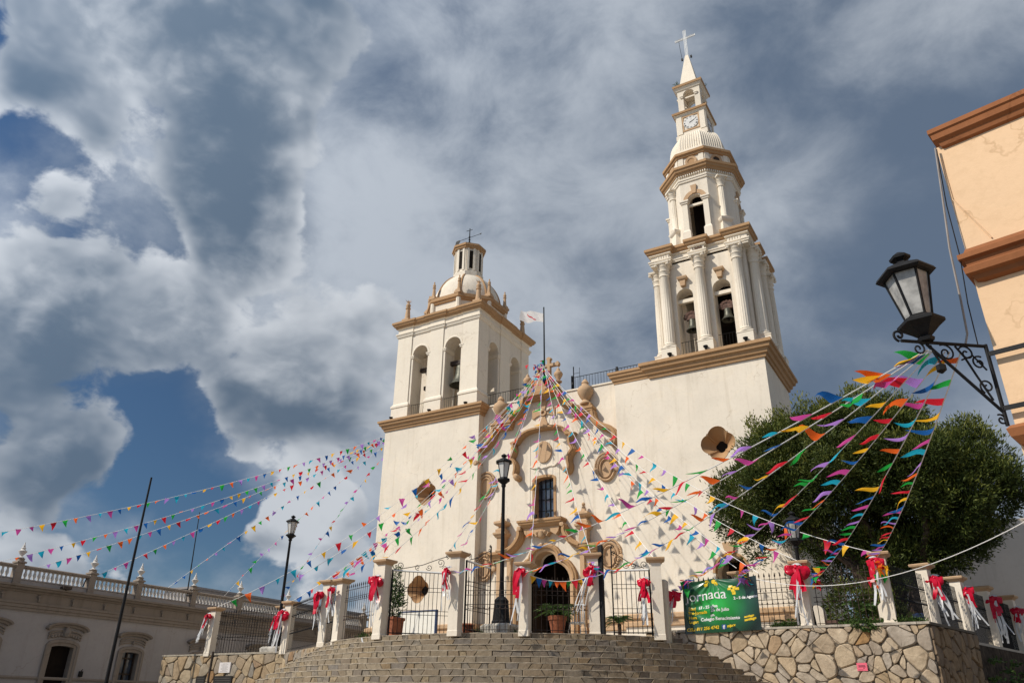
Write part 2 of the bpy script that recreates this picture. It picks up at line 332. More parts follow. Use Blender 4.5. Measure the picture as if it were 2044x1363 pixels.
def cloth(name, c, trans=0.42, rough=0.6):
    def f(nt, b, out):
        nt.links.new(ramp(nt, tnoise(nt, 5, 3), [(0.3, tuple(x*0.86 for x in c)), (0.7, c)]), b.inputs['Base Color'])
        b.inputs['Roughness'].default_value = rough; b.inputs['Specular IOR Level'].default_value = 0.3
        t = nt.nodes.new('ShaderNodeBsdfTranslucent'); t.inputs[0].default_value = (*c, 1)
        mx = nt.nodes.new('ShaderNodeMixShader'); mx.inputs[0].default_value = trans
        nt.links.new(b.outputs[0], mx.inputs[1]); nt.links.new(t.outputs[0], mx.inputs[2]); nt.links.new(mx.outputs[0], out.inputs[0])
    return mat(name, f)
def glass(name, c, rough=0.15, alpha=0.35):
    def f(nt, b, out):
        b.inputs['Base Color'].default_value = (*c, 1); b.inputs['Roughness'].default_value = rough; b.inputs['Specular IOR Level'].default_value = 0.6
        b.inputs['Alpha'].default_value = alpha
    return mat(name, f)

CREAM = plaster('cream_plaster', (0.755, 0.675, 0.56), amt=1.25)
CREAMD = plaster('cream_trim', (0.77, 0.69, 0.57), amt=0.6)
TAN = plaster('tan_trim', (0.43, 0.262, 0.135), (0.7,0.64,0.58))
TANL = plaster('tan_relief', (0.50, 0.335, 0.20), (0.7,0.64,0.58))
PEACH = plaster('peach_plaster', (0.745, 0.515, 0.32), amt=0.6)
RUST = plaster('rust_trim', (0.30, 0.115, 0.045), (0.6,0.55,0.5))
PALACE = plaster('palace_plaster', (0.40, 0.365, 0.345), amt=1.2)
CANTERA = plaster('palace_stone', (0.285, 0.235, 0.19), (0.6,0.56,0.5), amt=1.4)
BALUST = plaster('baluster_white', (0.62, 0.59, 0.55), amt=0.9)
CONC = plaster('grey_concrete', (0.26, 0.25, 0.25), amt=1.4)
IRON = plain('black_iron', (0.010, 0.010, 0.011), 0.6, 0.0, 0.22, 0.3, 20)
IRONR = plain('brown_iron', (0.045, 0.03, 0.022), 0.6, 0.0, 0.35, 0.4, 12)
BRONZE = plain('weathered_bronze', (0.085, 0.085, 0.065), 0.5, 0.5, 0.5, 0.4, 9, 0.3)
DARK = plain('dark_interior', (0.018, 0.013, 0.010), 0.9, 0, 0.1)
WOODD = plain('dark_wood', (0.045, 0.028, 0.018), 0.6, 0, 0.3, 0.3, 8, 0.3)
WOODR = plain('rusty_wood', (0.12, 0.07, 0.055), 0.75, 0, 0.2, 0.35, 7, 0.4)
MORTAR = plaster('mortar', (0.13, 0.108, 0.082), (0.6,0.56,0.5), amt=1.6)
FLOOR = plaster('terrace_paving', (0.46, 0.41, 0.34), (0.6,0.56,0.5), amt=1.4)
ASPH = plaster('street_surface', (0.20, 0.185, 0.165), (0.7,0.68,0.66), amt=1.5)
STAIR = per_object('stair_stone', [(0.0, (0.232,0.188,0.132)), (0.25, (0.288,0.240,0.176)), (0.5, (0.208,0.180,0.144)), (0.7, (0.288,0.224,0.148)), (0.86, (0.200,0.180,0.160)), (1.0, (0.256,0.188,0.112))])
STAIR2 = [plain('stair_stone_a', (0.256,0.208,0.148), 0.85, 0, 0.2, 0.3, 9, 0.5), plain('stair_stone_b', (0.216,0.184,0.144), 0.85, 0, 0.2, 0.3, 9, 0.5), plain('stair_stone_c', (0.272,0.212,0.136), 0.85, 0, 0.2, 0.3, 9, 0.5)]
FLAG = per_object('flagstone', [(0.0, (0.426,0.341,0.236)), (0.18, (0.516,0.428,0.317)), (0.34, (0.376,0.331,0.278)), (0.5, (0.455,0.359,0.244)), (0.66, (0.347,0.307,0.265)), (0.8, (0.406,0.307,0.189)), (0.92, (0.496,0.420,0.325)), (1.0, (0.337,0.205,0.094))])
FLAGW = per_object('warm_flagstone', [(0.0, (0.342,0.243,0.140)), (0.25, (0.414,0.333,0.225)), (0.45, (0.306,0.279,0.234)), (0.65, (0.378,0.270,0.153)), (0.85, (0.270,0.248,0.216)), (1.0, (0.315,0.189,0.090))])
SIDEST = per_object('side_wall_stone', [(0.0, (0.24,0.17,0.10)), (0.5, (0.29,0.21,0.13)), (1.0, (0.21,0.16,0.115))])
TERRA = plain('terracotta', (0.30, 0.105, 0.055), 0.8, 0, 0.2, 0.2, 8, 0.3)
WHITEP = plain('white_paint', (0.72, 0.72, 0.70), 0.5, 0, 0.4, 0.06)
BOARDW = plain('board_white', (0.75, 0.72, 0.64), 0.5, 0, 0.3, 0.04)
BLUEP = plain('blue_paint', (0.03, 0.05, 0.12), 0.5)
MILK = glass('milky_glass', (0.62, 0.60, 0.56), 0.35, 0.88)
MILKD = plain('grey_glass', (0.34, 0.33, 0.31), 0.3, 0, 0.5, 0.35, 6)  # lantern glass in a darker, mottled grey
PANE = plain('dark_pane', (0.06, 0.075, 0.10), 0.12, 0, 0.6, 0.3, 3)
FLAGC = {n: cloth('pennant_'+n, c) for n, c in dict(red=(0.66,0.015,0.035), orange=(0.90,0.15,0.02), yellow=(0.92,0.50,0.02), green=(0.015,0.38,0.055),
         turquoise=(0.015,0.42,0.60), blue=(0.01,0.12,0.42), purple=(0.45,0.23,0.70), pink=(0.62,0.07,0.34)).items()}
CORD = plain('white_cord', (0.75, 0.73, 0.70), 0.7, 0, 0.2, 0.05)
REDPL = cloth('red_plastic', (0.62, 0.006, 0.035), 0.18, 0.22)
WHPL = cloth('white_plastic', (0.72, 0.73, 0.74), 0.3, 0.3)
LEAF = None
def leafmat(name, stops, trans=0.25):
    def f(nt, b, out):
        at = nt.nodes.new('ShaderNodeAttribute'); at.attribute_name = 'tint'
        c = ramp(nt, at.outputs['Fac'], stops); nt.links.new(c, b.inputs['Base Color']); b.inputs['Roughness'].default_value = 0.6; b.inputs['Specular IOR Level'].default_value = 0.25
        t = nt.nodes.new('ShaderNodeBsdfTranslucent'); nt.links.new(c, t.inputs[0])
        mx = nt.nodes.new('ShaderNodeMixShader'); mx.inputs[0].default_value = trans
        nt.links.new(b.outputs[0], mx.inputs[1]); nt.links.new(t.outputs[0], mx.inputs[2]); nt.links.new(mx.outputs[0], out.inputs[0])
    return mat(name, f)
JUNIPER = leafmat('juniper_foliage', [(0.0, (0.024,0.038,0.008)), (0.45, (0.062,0.085,0.017)), (0.75, (0.125,0.142,0.027)), (1.0, (0.21,0.21,0.042))])  # bright end of the ramp paints the sunlit sprays
GREENL = leafmat('leaf_green', [(0.0, (0.025,0.06,0.012)), (0.6, (0.06,0.115,0.025)), (1.0, (0.13,0.17,0.05))], 0.3)
BARK = plain('bark', (0.075, 0.052, 0.038), 0.9, 0, 0.15, 0.4, 10, 0.7)
# ================================================================== ground, street, terrace
P = 3.5                      # terrace level
SC = (2.77, -6.1)            # centre of the curved stairs
SR = 7.62                    # radius of the top edge
g = MB(); g.add([(-1500,-1500,0),(1500,-1500,0),(1500,1500,0),(-1500,1500,0)], [(0,1,2,3)])
struct(g.build('street_ground', ASPH))
YR, YL = -9.6, -9.1          # faces of the right and left retaining walls
PA = (-2.49, -11.72); PL = (-6.95, YL)
def arc(r, a0, a1, n): return [(SC[0]+r*math.cos(R(a0+(a1-a0)*i/n)), SC[1]+r*math.sin(R(a0+(a1-a0)*i/n))) for i in range(n+1)]
aR = math.degrees(math.asin((YR-SC[1])/SR)); aL = -180+math.degrees(math.atan2(SC[1]-PA[1], SC[0]-PA[0]))
terr = [(-14.2, YL+.25), (PL[0], YL+.25), (PA[0]-.05, PA[1]+.3)] + arc(SR-.02, aL+3, aR+2, 40) + [(9.6, YR+.25), (16.0, YR+.25), (18.9, 2.0), (22, 14), (40, 45), (-14.2, 45)]
t = MB(); t.prism_xy(terr, 0.02, P-0.004); struct(t.build('terrace_floor', FLOOR))

# stairs: a solid of curved steps with a thin slab on each tread; the riser stones are separate pieces
TREAD, RISE, NST = 0.30, 0.168, 20
steps = MB()
for k in range(NST):
    r = SR + TREAD*k; z1 = P - RISE*k
    a0 = -176; a1 = -4
    n = 150
    o = arc(r, a0, a1, n); i_ = arc(r-TREAD-.05, a0, a1, n)
    if k == 0: i_ = arc(r-.5, a0, a1, n)
    m = n+1
    vs = [(x,y,z1-RISE) for x,y in o]+[(x,y,z1-.022) for x,y in o]+[(x,y,z1-.022) for x,y in i_]
    fs = [(i, i+1, m+i+1, m+i) for i in range(n)]+[(m+i, m+i+1, 2*m+i+1, 2*m+i) for i in range(n)]
    steps.add(vs, fs, 0)
    # tread slab, a little proud
    o2 = [(SC[0]+(x-SC[0])*(1+w_/r), SC[1]+(y-SC[1])*(1+w_/r)) for (x, y), w_ in zip(arc(r+.026, a0, a1, n), [rng.uniform(-.014,.012) for _ in range(n+1)])]; zj = [rng.uniform(-.006,.004) for _ in range(n+1)]
    vs = [(x,y,z1-.024+j_) for (x,y), j_ in zip(o2, zj)]+[(x,y,z1+j_) for (x,y), j_ in zip(o2, zj)]+[(x,y,z1) for x,y in i_]+[(x,y,z1-.024) for x,y in o]
    fs = [(i, i+1, m+i+1, m+i) for i in range(n)]+[(m+i, m+i+1, 2*m+i+1, 2*m+i) for i in range(n)]+[(3*m+i, 3*m+i+1, i+1, i) for i in range(n)]
    steps.add(vs, fs, 1)
steps_o = struct(steps.build('stone_steps', [MORTAR, plain('tread_slab', (0.34,0.285,0.215), 0.85, 0, 0.2, 0.25, 8, 0.4)]))
def step_stone(mb, k, a0, a1, s0, s1, d):
    """one riser stone: arc a0..a1 (degrees) with slanted joints s0, s1, proud by d"""
    r = SR + TREAD*k; z1 = P-RISE*k-.028; z0 = P-RISE*(k+1)+.004
    am = (a0+a1)/2; pts = []
    for (a, z) in ((a0-s0, z0), (a1-s1, z0), (a1+s1, z1), (a0+s0, z1)):
        pts.append((a, z))
    c = (sum(p[0] for p in pts)/4, sum(p[1] for p in pts)/4)
    def w(a, z, rr): return (SC[0]+rr*math.cos(R(a)), SC[1]+rr*math.sin(R(a)), z)
    vs = [w(a, z, r-.02) for a, z in pts]+[w(a, z, r+d*.55) for a, z in pts]+[w(c[0]+(a-c[0])*.93, c[1]+(z-c[1])*.86, r+d) for a, z in pts]
    fs = [(4*j+i, 4*j+(i+1) % 4, 4*j+4+(i+1) % 4, 4*j+4+i) for j in range(2) for i in range(4)]+[(8,9,10,11)]
    mb.add(vs, fs, rng.randrange(3))
stones = []
for k in range(NST):
    r = SR+TREAD*k; a = -172.0; gap = math.degrees(.017/r); s_prev = 0
    while a < -6:
        w = math.degrees(rng.choice((.2,.26,.32,.4,.46,.52,.3))/r); a1 = min(a+w, -6)
        s_new = math.degrees(rng.choice((0,0,0,.01,-.01,.035,-.035,.05,-.05))/r)
        stones.append((k, a+gap/2, a1-gap/2, s_prev, s_new, rng.uniform(.010,.036))); s_prev = s_new; a = a1
# nearest to the camera line of sight and within the frame come out as single stones
def seen(st):
    k, a0, a1 = st[:3]; am = (a0+a1)/2
    if k > 8: return -10+(-k)
    return (a1-a0)*(SR+TREAD*k)*max(0.02, math.cos(R(am+62)))*(1 if -142 < am < -18 else .1) - 0.012*k
stones.sort(key=seen, reverse=True)
for st in stones[:298]:
    mb = MB(); step_stone(mb, *st); mb.m = [0]*len(mb.f); mb.build('stone', STAIR, steps_o)
mb = MB()
for st in stones[298:]: step_stone(mb, *st)
o = mb.build('riser_stones', STAIR2, steps_o); o['kind'] = 'stuff'

# ---------------------------------------------------------------- flagstone facing
def vor_cells(w, h, step, seed, gap):
    rg = random.Random(seed); S = []
    nx = int(w/step)+3; nz = int(h/step)+3
    for i in range(-1, nx):
        for j in range(-1, nz):
            if rg.random() < .2: continue
            S.append(((i+rg.uniform(-.3,1.3))*step, (j+rg.uniform(-.25,1.25)+.5*(i % 2))*step))
            if rg.random() < .18: S.append((S[-1][0]+step*rg.uniform(.3,.5), S[-1][1]+step*rg.uniform(-.3,.4)))
    out = []
    for i, s in enumerate(S):
        poly = [(0,0),(w,0),(w,h),(0,h)]
        for j, t in enumerate(S):
            if i == j: continue
            dx, dz = t[0]-s[0], t[1]-s[1]; d = math.hypot(dx, dz)
            if d > step*3.2 or d < 1e-6: continue
            nx_, nz_ = dx/d, dz/d; lim = d/2-gap/2
            new = []
            for a in range(len(poly)):
                p, q = poly[a], poly[(a+1) % len(poly)]
                fp = (p[0]-s[0])*nx_+(p[1]-s[1])*nz_-lim; fq = (q[0]-s[0])*nx_+(q[1]-s[1])*nz_-lim
                if fp <= 0: new.append(p)
                if fp*fq < 0:
                    tt = fp/(fp-fq); new.append((p[0]+(q[0]-p[0])*tt, p[1]+(q[1]-p[1])*tt))
            poly = new
            if len(poly) < 3: break
        if len(poly) >= 3:
            A = abs(sum(poly[a][0]*poly[(a+1) % len(poly)][1]-poly[(a+1) % len(poly)][0]*poly[a][1] for a in range(len(poly))))/2
            if A > step*step*.06: out.append(poly)
    return out
def chaikin(p, f=.22):
    o = []
    for i in range(len(p)):
        a, b = p[i], p[(i+1) % len(p)]
        l = math.hypot(b[0]-a[0], b[1]-a[1]); k = min(f, .07/max(l, 1e-6))
        o += [(a[0]+(b[0]-a[0])*k, a[1]+(b[1]-a[1])*k), (b[0]+(a[0]-b[0])*k, b[1]+(a[1]-b[1])*k)]
    return o
def facing(parent, p0, p1, z0, z1, step, seed, m, gap=.028, dep=(.02,.075), ztop=None):
    a, b = Vector((*p0, 0)), Vector((*p1, 0)); u = (b-a).normalized(); n = Vector((u.y, -u.x, 0)); w = (b-a).length
    rg = random.Random(seed+5); cnt = 0
    for poly in vor_cells(w, z1-z0, step, seed, gap):
        pl = chaikin(poly); c = (sum(p[0] for p in pl)/len(pl), sum(p[1] for p in pl)/len(pl)); d = rg.uniform(*dep); k = len(pl)
        tilt = (rg.uniform(-.06,.06), rg.uniform(-.06,.06))
        def W(p, s, dd):
            x, z = c[0]+(p[0]-c[0])*s, c[1]+(p[1]-c[1])*s
            q = a+u*x+n*(dd+tilt[0]*(x-c[0])+tilt[1]*(z-c[1])); return (q.x, q.y, z0+z)
        mb = MB(); vs = [W(p, 1, -.03) for p in pl]+[W(p, 1-rg.uniform(0,.02), d*.35) for p in pl]+[W(p, .88, d+rg.uniform(-.008,.008)) for p in pl]+[W(c, 1, d*1.12)]
        fs = [(j*k+i, j*k+(i+1) % k, j*k+k+(i+1) % k, j*k+k+i) for j in range(2) for i in range(k)]+[(2*k+i, 2*k+(i+1) % k, 3*k) for i in range(k)]
        mb.add(vs, fs); mb.build('stone', m, parent); cnt += 1
    return cnt

# right retaining wall
CR = 3.72
rw = thing('retaining_wall', 'pale flagstone retaining wall below the green banner, right of the stairs', 'wall', (12.6, YR, 0))
w = MB(); w.box(8.4, 16.0, YR, YR+.5, 0.0, CR-.06); w.build('core', MORTAR, rw)
w = MB()
x = 8.4
while x < 16.0:
    x2 = min(16.04, x+rng.uniform(.6,1.1)); w.box(x+.006, x2-.006, YR-.06, YR+.5, CR-.055, CR+rng.uniform(0,.015)); x = x2
w.build('coping', plain('coping_stone', (0.40,0.355,0.29), 0.85, 0, 0.2, 0.25, 6, 0.4), rw)
facing(rw, (8.4, YR), (16.0, YR), 1.55, CR-.06, .33, 3, FLAG, .012)
# side wall running back from its corner
sw = thing('side_retaining_wall', 'brown shaded block wall running back from the right corner', 'wall', (16.0, YR, 0))
sdir = Vector((.26, 1, 0)).normalized(); sA = Vector((16.0, YR+.0, 0)); sn = Vector((sdir.y, -sdir.x, 0))
def sp(t, off, z): q = sA+sdir*t+sn*off; return (q.x, q.y, z)
w = MB(); vs = [sp(0,0.01,0),sp(3.6,0.01,0),sp(3.6,-.5,0),sp(.5,-.5,0)]; w.prism_xy([(v[0],v[1]) for v in vs], 0, CR-.07); w.build('core', MORTAR, sw)
w = MB(); vs = [sp(-.02,.07,0),sp(3.6,.07,0),sp(3.6,-.46,0),sp(.5,-.46,0)]; w.prism_xy([(v[0],v[1]) for v in vs], CR-.07, CR-.005); w.build('coping', MORTAR, sw)
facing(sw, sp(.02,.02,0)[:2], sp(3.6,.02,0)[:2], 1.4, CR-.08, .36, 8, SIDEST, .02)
sw2 = thing('overgrown_bank_wall', 'dark rough wall with weeds below the receding iron fence', 'wall', sp(3.6,0,0))
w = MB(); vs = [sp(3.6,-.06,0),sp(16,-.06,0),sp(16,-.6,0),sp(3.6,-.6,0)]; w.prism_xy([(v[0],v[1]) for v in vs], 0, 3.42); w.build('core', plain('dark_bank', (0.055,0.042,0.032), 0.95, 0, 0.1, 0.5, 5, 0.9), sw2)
# left retaining wall: straight part, then the angled part up to the stairs
lw = thing('retaining_wall', 'warm ochre flagstone retaining wall with plaques, left of the stairs', 'wall', (-9, YL, 0))
CL = 3.52
w = MB(); w.box(-14.2, PL[0]+.1, YL, YL+.5, 0, CL-.06); w.build('core', MORTAR, lw)
w = MB(); x = -14.24
while x < PL[0]+.1:
    x2 = min(PL[0]+.1, x+rng.uniform(.6,1.1)); w.box(x+.006, x2-.006, YL-.06, YL+.5, CL-.055, CL+rng.uniform(0,.015)); x = x2
w.build('coping', plain('coping_stone_left', (0.33,0.29,0.23), 0.85, 0, 0.2, 0.25, 6, 0.4), lw)
facing(lw, (-14.2, YL), (PL[0]+.05, YL), 1.8, CL-.06, .42, 21, FLAGW, .013)
ux = Vector((PA[0]-PL[0], PA[1]-PL[1])).normalized(); nx_ = Vector((ux.y, -ux.x))
pA2 = Vector(PA)+ux*.3
w = MB(); w.prism_xy([(PL[0],PL[1]), (pA2.x,pA2.y), (pA2.x-nx_.x*.5,pA2.y-nx_.y*.5), (PL[0]-nx_.x*.5,PL[1]-nx_.y*.5)], 0, CL-.03); w.build('core', MORTAR, lw)
facing(lw, (PL[0]+.04,PL[1]-.02), (pA2.x,pA2.y), 1.8, CL-.06, .40, 33, FLAGW, .013)

# ================================================================== church
church = thing('church', 'cream parish church with two unequal towers and a tan baroque portal', 'church', (0, 0, P))
def quatre(cx, cz, s):
    """samples (u, zlow, zhigh) of a four-lobed window with small square shoulders"""
    r, o, sq = .40*s, .31*s, .44*s; hw = r+o; xs = sorted(set([round(-hw+2*hw*i/44, 4) for i in range(45)]+[-sq, sq, -sq-.001, sq+.001]))
    out = []
    for x in xs:
        h = 0.0
        if abs(x) < r: h = max(h, o+math.sqrt(max(0, r*r-x*x)))
        if abs(abs(x)-o) <= r: h = max(h, math.sqrt(max(0, r*r-(abs(x)-o)**2)))
        if abs(x) <= sq: h = max(h, sq)
        out.append((cx+x, cz-h-.001, cz+h+.001))
    return out
def funnel(name, cx, cz, s, parent, y0=0.0, ribs=False):
    """splayed tan reveal of a four-lobed window, with the small dark opening at its end"""
    q = quatre(cx, cz, s); loop = [(x, h) for x, l, h in q]+[(x, l) for x, l, h in reversed(q)]
    n = len(loop); mb = MB(); vs = []
    for dep, k in ((-.012, 1.0), (.06, .97), (.62, .34), (.66, .34)):
        vs += [(cx+(x-cx)*k, y0+dep, cz+(z-cz)*k) for x, z in loop]
    fs = [(j*n+i, j*n+(i+1) % n, (j+1)*n+(i+1) % n, (j+1)*n+i) for j in range(3) for i in range(n)]
    mb.add(vs, fs)
    if ribs:
        for a in (45, 135, 225, 315):
            ca, sa = math.cos(R(a)), math.sin(R(a)); e = .60*s
            mb.tube([(cx+ca*e*.98, y0+.03, cz+sa*e*.98), (cx+ca*e*.42, y0+.60, cz+sa*e*.36)], .05, 5)
    o = mb.build(name, TAN, parent, 35)
    mb = MB(); mb.prism_xz([(cx+(x-cx)*.35, cz+(z-cz)*.35) for x, z in loop], y0+.64, y0+.68); mb.build('pane', DARK, o)
    return o
def finial(mb, c, h, r, n=10, plume=True):
    x, y, z = c; k = h
    mb.ring(rect(x-r,x+r,y-r,y+r), [(0,z),(0,z+.10*k),(-.25*r,z+.13*k),(-.25*r,z+.2*k)], 0)
    prof = [(.62*r,.2*k),(.5*r,.32*k),(.42*r,.52*k),(.36*r,.62*k),(.5*r,.64*k),(.5*r,.67*k),(.30*r,.69*k),(.46*r,.76*k),(.44*r,.81*k),(.2*r,.87*k),(.12*r,.9*k)]
    mb.lathe(prof, (x,y,z), n)
    if plume:
        for i in range(6):
            a = i*math.pi/3
            mb.add([(x+.10*r*math.cos(a+.6), y+.10*r*math.sin(a+.6), z+.88*k), (x+.10*r*math.cos(a-.6), y+.10*r*math.sin(a-.6), z+.88*k), (x+.75*r*math.cos(a), y+.75*r*math.sin(a), z+(.97 if i % 2 else 1.0)*k), (x, y, z+.92*k)], [(0,1,2),(0,2,3),(1,3,2)])
        mb.lathe([(.12*r,.88*k),(.16*r,.94*k),(.02*r,1.0*k)], (x,y,z), 6)
    else: mb.lathe([(.12*r,.88*k),(.22*r,.93*k),(.16*r,.97*k),(.02*r,1.0*k)], (x,y,z), 8)

# ---------------------------------------------------------------- left bell tower
bx0, bx1, by0, by1 = -10.48, -4.06, 0.0, 6.3
t = MB()
t.wall(bx0, bx1, 9.6, 16.0, by0, by0+.95, [quatre(-7.34, 12.04, .98)])
t.wall(bx0, bx1, P-.3, 9.6, by0, by0+.95, [quatre(-7.43, 7.05, .95)])
t.box(bx0, bx1, by0+1.05, by1, P-.3, 16.0)
t.box(bx0, bx0+.6, by0+.9, by0+1.1, P-.3, 16.0); t.box(bx1-.6, bx1-.002, by0+.9, by0+1.1, P-.3, 16.0)
bt = t.build('bell_tower', CREAM, church); bt['label'] = 'shorter left bell tower with tan ribbed dome'
funnel('quatrefoil_window', -7.34, 12.04, .98, bt); funnel('quatrefoil_window', -7.43, 7.05, .95, bt)
CORN = [(0.0,-.58),(.07,-.58),(.09,-.46),(.15,-.44),(.19,-.30),(.27,-.27),(.30,-.14),(.36,-.12),(.36,0.0),(-.3,.03)]
def cornice(mb, poly, ztop, k=1.0, h=1.0, prof=CORN, mi=0): mb.ring(poly, [(o*k, ztop+z*h) for o, z in prof], mi)
m = MB(); cornice(m, rect(bx0,bx1,by0,by1), 16.52); m.build('cornice', TAN, bt)
m = MB(); m.ring(rect(bx0,bx1,by0,by1), [(.0,4.75),(.10,4.78),(.10,4.92),(.05,4.95),(.05,5.05),(.14,5.10),(.14,5.24),(0,5.3)]); m.build('plinth_moulding', TANL, bt)
# belfry
lx0, lx1, ly0, ly1 = -10.22, -4.47, .28, 6.05
zb, zt = 16.5, 22.55
m = MB(); th = .95
FA = [arch(-9.07, -7.99, 16.6, 20.6), arch(-6.74, -5.63, 16.6, 20.6)]
m.wall(lx0, lx1, zb, zt, ly0, ly0+th, FA)
m.wall(lx0, lx1, zb, zt, ly1-th, ly1, FA)
SA = [arch(1.40, 2.48, 16.6, 20.55), arch(3.90, 5.02, 16.6, 20.55)]
Mx = Matrix(((0,-1,0,lx1),(1,0,0,0),(0,0,1,0),(0,0,0,1)))     # (u, d, z) -> (lx1-d, u, z)
m.wall(ly0+th, ly1-th, zb, zt, 0, th, SA, Mx)
Mx2 = Matrix(((0,1,0,lx0),(1,0,0,0),(0,0,1,0),(0,0,0,1)))
m.wall(ly0+th, ly1-th, zb, zt, 0, th, SA, Mx2)
m.box(lx0+.05, lx1-.05, ly0+.05, ly1-.05, zt-.25, zt-.02)
m.build('belfry_wall', CREAM, bt)
def pil(name, boxes, parent, material=CREAMD):
    for b in boxes:
        q = MB(); q.box(*b); q.build(name, material, parent)
fz = 22.05
pil('pilaster', [(lx0-.045, -9.22, ly0-.06, ly0+.02, 17.62, fz), (-7.86, -6.9, ly0-.06, ly0+.02, 17.62, fz), (-5.5, lx1+.045, ly0-.06, ly0+.02, 17.62, fz)], bt)
pil('pilaster', [(lx1-.02, lx1+.06, ly0+.02, 1.25, 17.62, fz), (lx1-.02, lx1+.06, 2.65, 3.72, 17.62, fz), (lx1-.02, lx1+.06, 5.18, ly1+.04, 17.62, fz)], bt)
def ped(x0, x1, y0, y1):
    q = MB(); q.ring(rect(x0,x1,y0,y1), [(0.06,16.5),(.06,17.35),(.10,17.38),(.10,17.5),(.05,17.56),(.0,17.64)]); q.build('pedestal', CREAMD, bt)
ped(lx0-.04, -9.18, ly0-.07, ly0+.5); ped(-7.9, -6.86, ly0-.07, ly0+.5); ped(-5.54, lx1+.06, ly0-.07, 1.28)
ped(lx1-.4, lx1+.06, 2.62, 3.75); ped(lx1-.4, lx1+.06, 5.15, ly1+.04)
def archivolt(parent, a, b, zs, y, w=.11, p=.05, zbot=None, material=CREAMD, flip=None, rise=None):
    c = (a+b)/2; r = (b-a)/2+w/2; q = MB()
    path = [(c-r*math.cos(math.pi*i/16), zs+(r if rise is None else rise+w/2)*math.sin(math.pi*i/16)) for i in range(17)]
    q.sweep(path, [(-w/2,-.02),(-w/2,p),(w/2,p*.7),(w/2,-.02)], y)
    if flip is not None: q.move(flip)
    return q.build('archivolt', material, parent)
def impost(parent, a, b, z, y0, y1, material=CREAMD, flip=None, ov=.07):
    for x0, x1 in ((a-.17, a+ov), (b-ov, b+.17)):
        q = MB(); q.ring(rect(x0, x1, y0, y1), [(-.03,z-.12),(0,z-.08),(.0,z-.02),(.03,z),(.03,z+.07),(0,z+.08)])
        if flip is not None: q.move(flip)
        q.build('impost', material, parent)
for a, b in ((-9.07,-7.99),(-6.74,-5.63)):
    archivolt(bt, a, b, 20.6, ly0); impost(bt, a, b, 20.5, ly0-.05, ly0+.8)
SX = Matrix(((0,-1,0,lx1),(1,0,0,0),(0,0,1,0),(0,0,0,1)))
for a, b in ((1.40,2.48),(3.90,5.02)):
    archivolt(bt, a, b, 20.55, 0.0, flip=SX); impost(bt, a, b, 20.45, -.05, .8, flip=SX)
def ress(x0, x1, y0, y1, fx, fy, d):
    """rectangle outline that steps out by d over the spans fx (front/back) and fy (sides)"""
    p = []
    c = x0
    for a, b in fx: p += [(a, y0), (a, y0-d), (b, y0-d), (b, y0)] if a > x0+1e-6 and b < x1-1e-6 else ([(a-d, y0-d), (b, y0-d), (b, y0)] if a <= x0+1e-6 else [(a, y0), (a, y0-d), (b+d, y0-d)])
    for a, b in fy:
        if a <= y0+1e-6: p += [(x1+d, b), (x1, b)]
        elif b >= y1-1e-6: p += [(x1, a), (x1+d, a), (x1+d, y1+d)]
        else: p += [(x1, a), (x1+d, a), (x1+d, b), (x1, b)]
    for a, b in reversed(fx):
        if b >= x1-1e-6: p += [(a, y1+d), (a, y1)]
        elif a <= x0+1e-6: p += [(b, y1), (b, y1+d), (a-d, y1+d)]
        else: p += [(b, y1), (b, y1+d), (a, y1+d), (a, y1)]
    for a, b in reversed(fy):
        if b >= y1-1e-6: p += [(x0-d, a), (x0, a)]
        elif a <= y0+1e-6: p += [(x0, b), (x0-d, b)]
        else: p += [(x0, b), (x0-d, b), (x0-d, a), (x0, a)]
    return p
poly = ress(lx0, lx1, ly0, ly1, [(lx0,-9.2),(-7.88,-6.88),(-5.52,lx1)], [(ly0,1.27),(2.63,3.74),(5.16,ly1)], .05)
m = MB(); m.ring(poly, [(-.02,21.93),(.05,21.95),(.09,22.03),(.09,22.10),(.14,22.13),(.14,22.2),(.02,22.24),(0.02,22.52),(.1,22.56),(.1,22.6),(-.3,22.62)]); m.build('string_course', CREAMD, bt)
m = MB(); m.ring(poly, [(0.0,22.55),(.14,22.57),(.18,22.66),(.26,22.70),(.30,22.80),(.34,22.82),(.34,22.95),(-.6,23.0)]); m.build('cornice', TAN, bt)
for c in ((-4.72,.52),(-9.95,.52),(-4.72,5.8),(-9.95,5.8)):
    q = MB(); finial(q, (*c, 22.96), 1.75, .33); q.build('finial', TANL, bt, 40)
DC = (-7.35, 3.17)
m = MB(); m.ring(regpoly(DC, 2.28), [(0,22.9),(0,24.15)]); m.build('drum', CREAM, bt)
for i in range(8):
    a = R(22.5+45*i); rr = 2.28/math.cos(R(22.5)); x, y = DC[0]+rr*math.cos(a), DC[1]+rr*math.sin(a)
    q = MB(); q.lathe([(.16,22.95),(.16,24.15)], (x,y,0), 8); q.build('pilaster', CREAMD, bt)
    q = MB(); finial(q, (x-.0*math.cos(a), y-.0*math.sin(a), 24.42), 1.35, .22, 8, False); q.build('finial', TANL, bt, 40)
m = MB(); m.ring(regpoly(DC, 2.28), [(0,24.02),(.10,24.05),(.13,24.16),(.2,24.2),(.2,24.42),(-.4,24.46)]); m.build('drum_cornice', TAN, bt)
prof = [(2.18*math.cos(R(a)), 24.4+2.5*math.sin(R(a))) for a in range(0, 71, 5)]+[(.6, 26.8)]
m = MB(); m.lathe(prof, (DC[0],DC[1],0), 40); dome = m.build('dome', CREAM, bt, 50)
for i in range(8):
    a = R(22.5+45*i)
    q = MB(); q.tube([(DC[0]+(r+.0)*math.cos(a), DC[1]+(r+.0)*math.sin(a), z) for r, z in prof[:-1]], .075, 6); q.build('rib', TAN, bt, 50)
